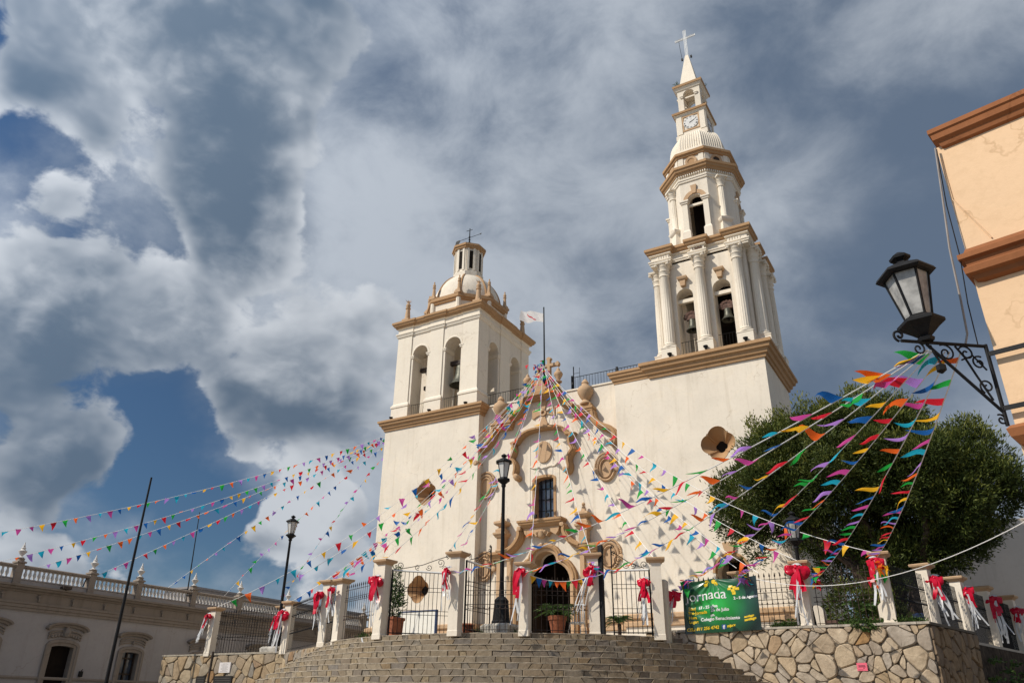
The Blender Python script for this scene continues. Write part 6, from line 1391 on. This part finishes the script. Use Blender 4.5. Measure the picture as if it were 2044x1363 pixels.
def palm(x, y, z, h, L_, n, label, name='palm', trunk=.06, pot=None):
    t = thing(name, label, 'plant', (x,y,z))
    if trunk: q = MB(); q.lathe([(trunk*1.3,0),(trunk,.2*h),(trunk*1.1,.9*h),(.02,h)], (x,y,z), 8); q.build('stem', BARK, t)
    Pp, Dd, Tt = [], [], []
    q = MB()
    for k in range(n):
        a = 2*math.pi*k/n+rng.uniform(-.2,.2); el = rng.uniform(.55,1.4); prev = None
        pts = []
        for i in range(9):
            s = i/8; r = L_*s*math.cos(el*(1-.3*s)); zz = z+h+L_*(s*math.sin(el)-.75*s*s*(1.2-el*.4))
            pts.append(Vector((x+r*math.cos(a), y+r*math.sin(a), zz)))
        q.tube(pts, [.008]*8+[.003], 3)
        for i in range(1, 9):
            d = (pts[i]-pts[i-1]).normalized(); sdv = d.cross(Vector((0,0,1))).normalized()
            for w_ in (.3,.8):
                for sd in (-1, 1):
                    Pp.append(tuple(pts[i-1].lerp(pts[i], w_))); Dd.append(tuple(sdv*sd+d*.9+Vector((0,0,-.25)))); Tt.append(rng.uniform(.2,.9))
    q.build('ribs', GREENL, t)
    me = leaf_mesh('fronds', np.array(Pp), np.array(Dd), L_*.33, L_*.035, np.array(Tt), GREENL, rs, .1); link('fronds', me, t); return t
# potted palm and chair at the doorway
pt = thing('terracotta_pot', 'large terracotta pot holding a palm behind the doorway gate', 'pot', (6.1,-11.0,P))
q = MB(); q.lathe([(.18,0),(.195,.02),(.26,.36),(.29,.37),(.295,.48),(.27,.49),(.25,.44),(.02,.42)], (6.12,-10.95,P+.14), 20); q.build('body', TERRA, pt, 40)
palm(6.12,-10.95,P+.58,.06,.72,26,'feathery palm growing in the terracotta pot',trunk=0)
ch = thing('garden_chair', 'white cast iron garden chair beside the terracotta pot', 'chair', (6.62,-10.62,P))
q = MB(); q.lathe([(.22,.42),(.23,.44),(.22,.46)], (6.62,-10.62,P), 14); q.build('seat', WHITEP, ch)
for sx in (-1,1):
    for sy in (-1,1):
        q = MB(); q.tube([(6.62+sx*.15,-10.62+sy*.15,P+.44),(6.62+sx*.2,-10.62+sy*.2,P+.2),(6.62+sx*.17,-10.62+sy*.17,P)], .016, 5); q.build('leg', WHITEP, ch)
q = MB()
for k in range(7):
    a = R(20+140*k/6); q.tube([(6.62+.2*math.cos(a),-10.62+.2*math.sin(a),P+.46),(6.62+.25*math.cos(a),-10.62+.25*math.sin(a),P+.9)], .013, 4)
q.tube([(6.62+.25*math.cos(R(10+160*k/10)),-10.62+.25*math.sin(R(10+160*k/10)),P+.9+.1*math.sin(math.pi*k/10)) for k in range(11)], .017, 5); q.build('backrest', WHITEP, ch)
# potted bush by the left gate
bp_ = thing('square_planter', 'brown square planter with a bush behind the left gate', 'planter', (0.55,-11.9,P))
q = MB(); q.ring(rect(.3,.8,-12.15,-11.65), [(0,P),(.03,P+.62),(.06,P+.64),(.06,P+.72),(-.03,P+.72)]); q.build('body', TERRA, bp_)
bs = thing('potted_bush', 'feathery upright green bush in the brown planter', 'bush', (.55,-11.9,P+.7))
q = MB(); limb(q, [(.55,-11.9,P+.6),(.56,-11.9,P+1.4)], .03,.015); q.build('stem', BARK, bs)
crown([(.55,-11.9,P+1.1,.42,.42,.42),(.58,-11.9,P+1.5,.34,.34,.45),(.55,-11.88,P+1.95,.2,.2,.4)], 90, .12, .03, 'foliage', GREENL, bs, .3, .7, 5, .5, .3, .08)
palm(7.45,-9.35,P+.1,.42,.5,22,'small spiky palm beside the facade right of the doorway')
q = MB(); q.ring(rect(7.22,7.68,-9.58,-9.12), [(0,P),(0,P+.14)]); tag(q.build('planting_box', FLAG), 'low stone box under the small palm', 'planter')
palm(12.45,-9.0,P+.15,.1,.5,11,'low fern like plant between banner and right lamp post',trunk=0)
palm(14.3,-7.0,P+.2,.5,.8,16,'spiky palm in the shade of the big tree')
def weeds(name, label, pts, n, L_, w_, spread, hang=0.0):
    Pp, Dd, Tt = [], [], []
    for (x, y, z) in pts:
        for k in range(n):
            Pp.append((x+rng.gauss(0,spread), y+rng.gauss(0,spread*.35), z+abs(rng.gauss(0,L_*.4)))); Dd.append((rng.gauss(0,.5), rng.gauss(-.2,.4), rng.uniform(.2,1)-hang)); Tt.append(rng.uniform(0,1))
    o = link(name, leaf_mesh(name, np.array(Pp), np.array(Dd), L_, w_, np.array(Tt), GREENL, rs), None); tag(o, label, 'weeds', kind='stuff'); return o
weeds('weeds', 'green weeds growing along the right wall coping', [(14.0+.12*k+rng.uniform(-.05,.05), YR+.12, CR) for k in range(12)]+[(12.2+.1*k, YR+.15, CR) for k in range(6)]+[(15.3+.08*k, YR+.1, CR) for k in range(7)], 55, .10, .035, .09)
weeds('trailing_weeds', 'weeds hanging over the top of the right wall', [(14.3+.07*k, YR-.06, CR-.02-.05*(k % 4)) for k in range(7)], 40, .09, .035, .07, .9)
weeds('bank_plants', 'leafy growth hanging on the dark side wall', [sp(3.8+.45*k, .0, 2.0+1.2*((k*7) % 5)/5) for k in range(22)], 60, .14, .06, .22, .6)
weeds('lamp_weeds', 'grass tufts at the foot of the middle lamp post', [(3.9+.1*k, -12.6, P) for k in range(6)]+[(5.5,-12.3,P)], 30, .16, .02, .08)
weeds('tower_weeds', 'sprigs sprouting from the top cornice of the clock tower', [(TC[0]-.55,TC[1]-.75,34.8),(TC[0]-.75,TC[1]-.7,34.75),(TC[0]+.75,TC[1]-.3,34.75),(TC[0]+.78,TC[1]+.1,34.8)], 16, .22, .03, .06)
weeds('fence_weeds', 'sprigs at the foot of the fence by the side gate', [(.9-.2*k, -13.3+.08*k, P) for k in range(4)], 30, .12, .025, .1)
q = MB(); q.lathe([(.22,0),(.25,.06),(.24,.2),(.27,.26),(.2,.3),(.02,.28)], (4.15,-13.0,P), 12); tag(q.build('low_urn', TERRA), 'low clay urn behind the folded gate leaf', 'urn')
sh = thing('street_shrub', 'dark clipped shrub by the palace window at the bottom edge', 'bush', (-17.8,-3.6,0))
crown([(-17.8,-3.6,1.9,.8,.8,.75)], 60, .16, .07, 'foliage', GREENL, sh, .2, .2, 5); q = MB(); limb(q, [(-17.8,-3.6,0),(-17.8,-3.6,1.8)], .07,.04); q.build('stem', BARK, sh)
bk = thing('filler_shrub', 'added dark shrub closing the pale gap behind the fence', 'bush', (14.1,-5.6,P))  # added leaf mass that darkens the pale gap below the crown
q = MB(); limb(q, [(14.1,-5.6,P-.1),(14.1,-5.6,P+.9)], .05,.03); q.build('stem', BARK, bk)
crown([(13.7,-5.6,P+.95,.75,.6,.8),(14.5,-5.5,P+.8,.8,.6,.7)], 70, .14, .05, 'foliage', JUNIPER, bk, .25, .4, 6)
# board leaning at the church, bench, bin
bd = thing('notice_board', 'blank white board in a dark blue frame before the left tower', 'board', (-5.1,-3.0,P))
q = MB(); q.box(-6.1,-4.1,-3.0,-2.96,P+.35,5.55); q.build('panel', BOARDW, bd)
for b in ((-6.2,-6.1,-3.03,-2.93,P,5.6),(-4.1,-4.0,-3.03,-2.93,P,5.6),(-6.1,-4.1,-3.03,-2.93,5.55,5.6)):
    q = MB(); q.box(*b); q.build('frame', BLUEP, bd)
bn = thing('bench', 'dark wooden bench on cream round topped ends, right terrace', 'bench', (14.0,-7.9,P))
q = MB(); q.box(12.9,15.1,-8.0,-7.6,P+.42,P+.50); q.build('seat', WOODR, bn)
for x in (13.1, 14.9):
    q = MB(); q.prism_xz([(x-.17,P),(x+.17,P),(x+.17,P+.75)]+[(x+.17*math.cos(math.pi*k/10), P+.75+.17*math.sin(math.pi*k/10)) for k in range(1,10)]+[(x-.17,P+.75)], -8.05, -7.55); q.build('end_support', CREAM, bn)
bi = thing('waste_bin', 'dark blue waste bin behind the shaded side fence', 'bin', (*sp(3.6,-1.2,0)[:2],3.4))
q = MB(); q.ring(rect(sp(3.6,-1.2,0)[0]-.25,sp(3.6,-1.2,0)[0]+.25,sp(3.6,-1.2,0)[1]-.25,sp(3.6,-1.2,0)[1]+.25), [(0,3.4),(.04,4.15),(.07,4.17),(.07,4.25),(-.05,4.3)]); q.build('body', BLUEP, bi)
q = MB(); q.box(sp(3.6,-1.2,0)[0]-.2,sp(3.6,-1.2,0)[0]+.2,sp(3.6,-1.2,0)[1]-.31,sp(3.6,-1.2,0)[1]-.25,3.6,3.85); q.build('stripes', plain('bin_orange', (0.25,0.07,0.02), .6), bi)

# ================================================================== bunting
COLS = ['purple','orange','green','red','yellow','blue','pink','turquoise']
def pennant_mesh(cn, var):
    rg = random.Random(hash((COLS.index(cn), var)) & 0xffff); w, L_ = .20, .265; a = rg.uniform(.015,.055)*rg.choice((-1,1)); b = rg.uniform(2.2,5.2); ph = rg.uniform(0,1.5); fold = rg.uniform(-.15,.15); tw = rg.uniform(-.45,.45); bend = rg.uniform(-.6,.6)
    rows = 6; vs = []; fs = []
    for j in range(rows):
        v = j/rows; hw = w/2*(1-v)
        for s in (-1, 0, 1):
            x = s*hw; y = a*math.sin(b*v+ph)-a*math.sin(ph)+fold*abs(s)*(1-v)*.5*v*2+s*hw*tw*v
            vs.append((x+bend*.12*v*v, y, -L_*v))
    vs.append((bend*.12, a*math.sin(b+ph)-a*math.sin(ph), -L_)); t_ = len(vs)-1
    for j in range(rows-1):
        for s in (0, 1): o = 3*j+s; fs.append((o, o+1, o+4, o+3))
    o = 3*(rows-1); fs += [(o, o+1, t_), (o+1, o+2, t_)]
    q = MB(); q.add(vs, fs); return q.mesh('pennant_'+cn, FLAGC[cn], 70)
NVAR = 9
PM = {(c, v): pennant_mesh(c, v) for c in COLS for v in range(NVAR)}
wind = Vector((-.86,-.42,.12)).normalized()
def bunting(p0, p1, sag, label, gap=.43, windy=.5, start=.35, end=.25, off=0, sc=1.0, cr=.009):
    a, b = Vector(p0), Vector(p1); L_ = (b-a).length
    t = thing('bunting_line', label, 'bunting', tuple(b), 'strings of coloured pennants')
    def pos(s): return a.lerp(b, s)-Vector((0,0,4*sag*s*(1-s)))
    n = 26; q = MB(); q.tube([pos(i/n) for i in range(n+1)], cr, 4); q.build('cord', CORD, t)
    s = start/L_; i = off; rg = random.Random(off*31+int(L_*100))
    while s < 1-end/L_:
        p = pos(s); tg = (pos(min(1, s+.01))-pos(max(0, s-.01))).normalized()
        w = (Vector((0,0,-1))*(1-windy)+wind*windy*rg.uniform(.6,1.5)+Vector((rg.gauss(0,.22),rg.gauss(0,.22),rg.gauss(0,.15)))); w = (w-tg*w.dot(tg)*.85).normalized()
        y = w.cross(tg).normalized(); x = y.cross(-w).normalized() if False else (tg-w*tg.dot(w)).normalized(); y = (-w).cross(x)
        k = sc*rg.uniform(.74,1.2); M_ = Matrix(((x.x*k,y.x*k,-w.x*k,p.x),(x.y*k,y.y*k,-w.y*k,p.y),(x.z*k,y.z*k,-w.z*k,p.z),(0,0,0,1)))
        c = COLS[(i+(rg.random() < .12)) % 8]
        link('pennant', PM[(c, rg.randrange(NVAR))], t, M_); s += gap*rg.uniform(.88,1.12)/L_; i += 1
    return t
AP = (-.05,-.1,17.85)
def ap(i): return (AP[0]+.12*math.cos(i*1.7), AP[1]-.05*(i % 3), AP[2]-.05*(i % 4))
TA = (-10.55,3.05,17.35)
# from the left tower to the palace
for i, (y, z, lab) in enumerate(((-18.5,6.9,'highest bunting line from left tower, leaving the left frame edge'),(-14.3,7.12,'bunting line from left tower to the leftmost palace balustrade bay'),(-12.6,7.12,'bunting line from left tower to just right of the first palace urn'),(-9.75,7.12,'bunting line from left tower to the second palace urn'),(-5.6,7.12,'bunting line from left tower to the balustrade left of the thin mast'),(-1.9,7.12,'bunting line from left tower to the balustrade right of the thin mast'),(2.3,7.12,'steepest bunting line from left tower down to the far balustrade'))):
    bunting((TA[0],TA[1]-.1*i,TA[2]-.03*i), (XP-.05,y,z), (.75,.6,.5,.15,-.35,-.6,-.6)[i], lab, .46, .35, off=i*3, sc=1.12)
# from the gable to the front and left
FRONT = [((-11.35,-9.06,5.4),1.4,'bunting line from the gable to the left corner pillar'),((-10.2,-6.3,5.7),1.25,'bunting line from the gable to the pillar behind the left fence'),((-7.9,-8.67,6.2),1.15,'bunting line from the gable to the left lamp post'),((-6.95,-9.06,5.42),1.2,'bunting line from the gable to the left wall pillar'),
 ((-4.7,-10.4,5.2),1.05,'bunting line from the gable to the fence between left lamp and side gate'),((-2.49,-11.72,5.6),1.0,'bunting line from the gable to the pillar left of the side gate'),((-1.25,-12.38,5.5),1.0,'bunting line from the gable to the pillar right of the side gate'),((1.44,-13.55,5.75),.85,'bunting line from the gable to the pillar beside the potted bush'),((2.95,-12.3,6.05),.8,'bunting line from the gable to the tall open gate post'),((4.3,-13.5,5.9),.75,'bunting line from the gable to the pillar left of the middle lamp'),
 ((6.2,-12.85,5.15),.6,'bunting line falling straight down over the portal window'),((7.6,-11.6,5.7),.6,'bunting line from the gable to the pillar right of the doorway'),((9.13,-10.4,5.65),.8,'bunting line from the gable to the pillar left of the banner'),
 ((10.95,-8.2,5.6),.9,'bunting line from the gable to the pillar behind the banner'),((11.9,-9.5,5.2),1.0,'bunting line from the gable to the top right banner corner'),((13.05,-9.45,5.45),1.15,'bunting line from the gable to the bow pillar under the tree'),((15.14,-9.45,5.5),1.5,'longest bunting line from the gable to the wall corner pillar')]
for i, (p, sg, lab) in enumerate(FRONT): bunting(ap(i), p, sg, lab, .76, .38, .3, .3, off=i*5+2, sc=1.3)
# from the wall lantern bracket to the fence
BR = [(15.1,-9.7,5.35),(13.55,-9.7,4.95),(11.45,-9.75,5.10),(9.85,-9.75,5.0),(7.75,-11.8,5.05),(6.12,-13.05,5.1),(4.35,-13.85,5.1)]
BL = ['bunting line from wall lantern to the wall corner pillar','bunting line from wall lantern to the fence under the tree','bunting line from wall lantern to the right banner corner','bunting line from wall lantern to the left banner corner','bunting line from wall lantern to the pillar right of the doorway','bunting line from wall lantern to the low pillar before the doorway','longest bunting line from wall lantern to the left gate pillar']
for i, p in enumerate(BR):
    d = (.33,.45,.50,.64,.66,.69,.71)[i]
    bunting(bp(d, 5.02-.0*i), p, (.18,.2,.24,.26,.30,.30,.32)[i], BL[i], .56, .74, .2, .3, off=i*3+1, sc=1.1, cr=.008)
bunting((6.25,-12.9,5.05), (7.6,-11.75,5.08), .16, 'short sagging bunting line between the two doorway pillars', .17, .1, .1, .1, off=4, sc=.95)
# bunches of loose pennant ends
def bunch(x, y, z, n, label, r=.12):
    t = thing('pennant_bunch', label, 'bunting', (x,y,z), 'bunches of loose pennants')
    for k in range(n):
        e = (Matrix.Translation((x+rng.gauss(0,r),y+rng.gauss(0,r),z+rng.gauss(0,r))) @ Matrix.Rotation(rng.uniform(0,6.28),4,'Z') @ Matrix.Rotation(rng.uniform(-1.3,1.3),4,'X') @ Matrix.Scale(rng.uniform(.8,1.15),4))
        link('pennant', PM[(rng.choice(COLS), rng.randrange(NVAR))], t, e)
bunch(-.2,-.15,17.75,26,'thick tangle of pennants at the gable cross',.22)
bunch(15.1,-9.82,5.0,16,'pennant bunch tied on the wall corner pillar',.11)
bunch(13.5,-9.75,4.92,14,'pennant bunch dangling on the fence under the tree',.09)
bunch(11.5,-9.85,5.08,12,'pennant bunch drooping over the right banner corner',.09)
bunch(9.85,-9.85,4.98,9,'pennant bunch drooping over the left banner corner',.08)
bunch(7.7,-11.95,5.35,8,'pennants wrapped on the pillar right of the doorway',.1)
q = MB(); q.tube([Vector((11.9,-9.75,5.0)).lerp(Vector((18.67,-16.9,4.81)), k/20)-Vector((0,0,.62*4*(k/20)*(1-k/20))) for k in range(21)], .008, 5)
tag(q.build('bare_cord', CORD), 'bare white cord sagging past the right pillars to the frame edge', 'cord')
q = MB(); q.add([(2.0,-15.03,3.33),(2.07,-15.05,3.33),(2.13,-15.06,3.2),(2.05,-15.04,3.22)], [(0,1,2,3)]); tag(q.build('paper_scrap', WHPL), 'scrap of white paper lying on the stairs', 'litter')
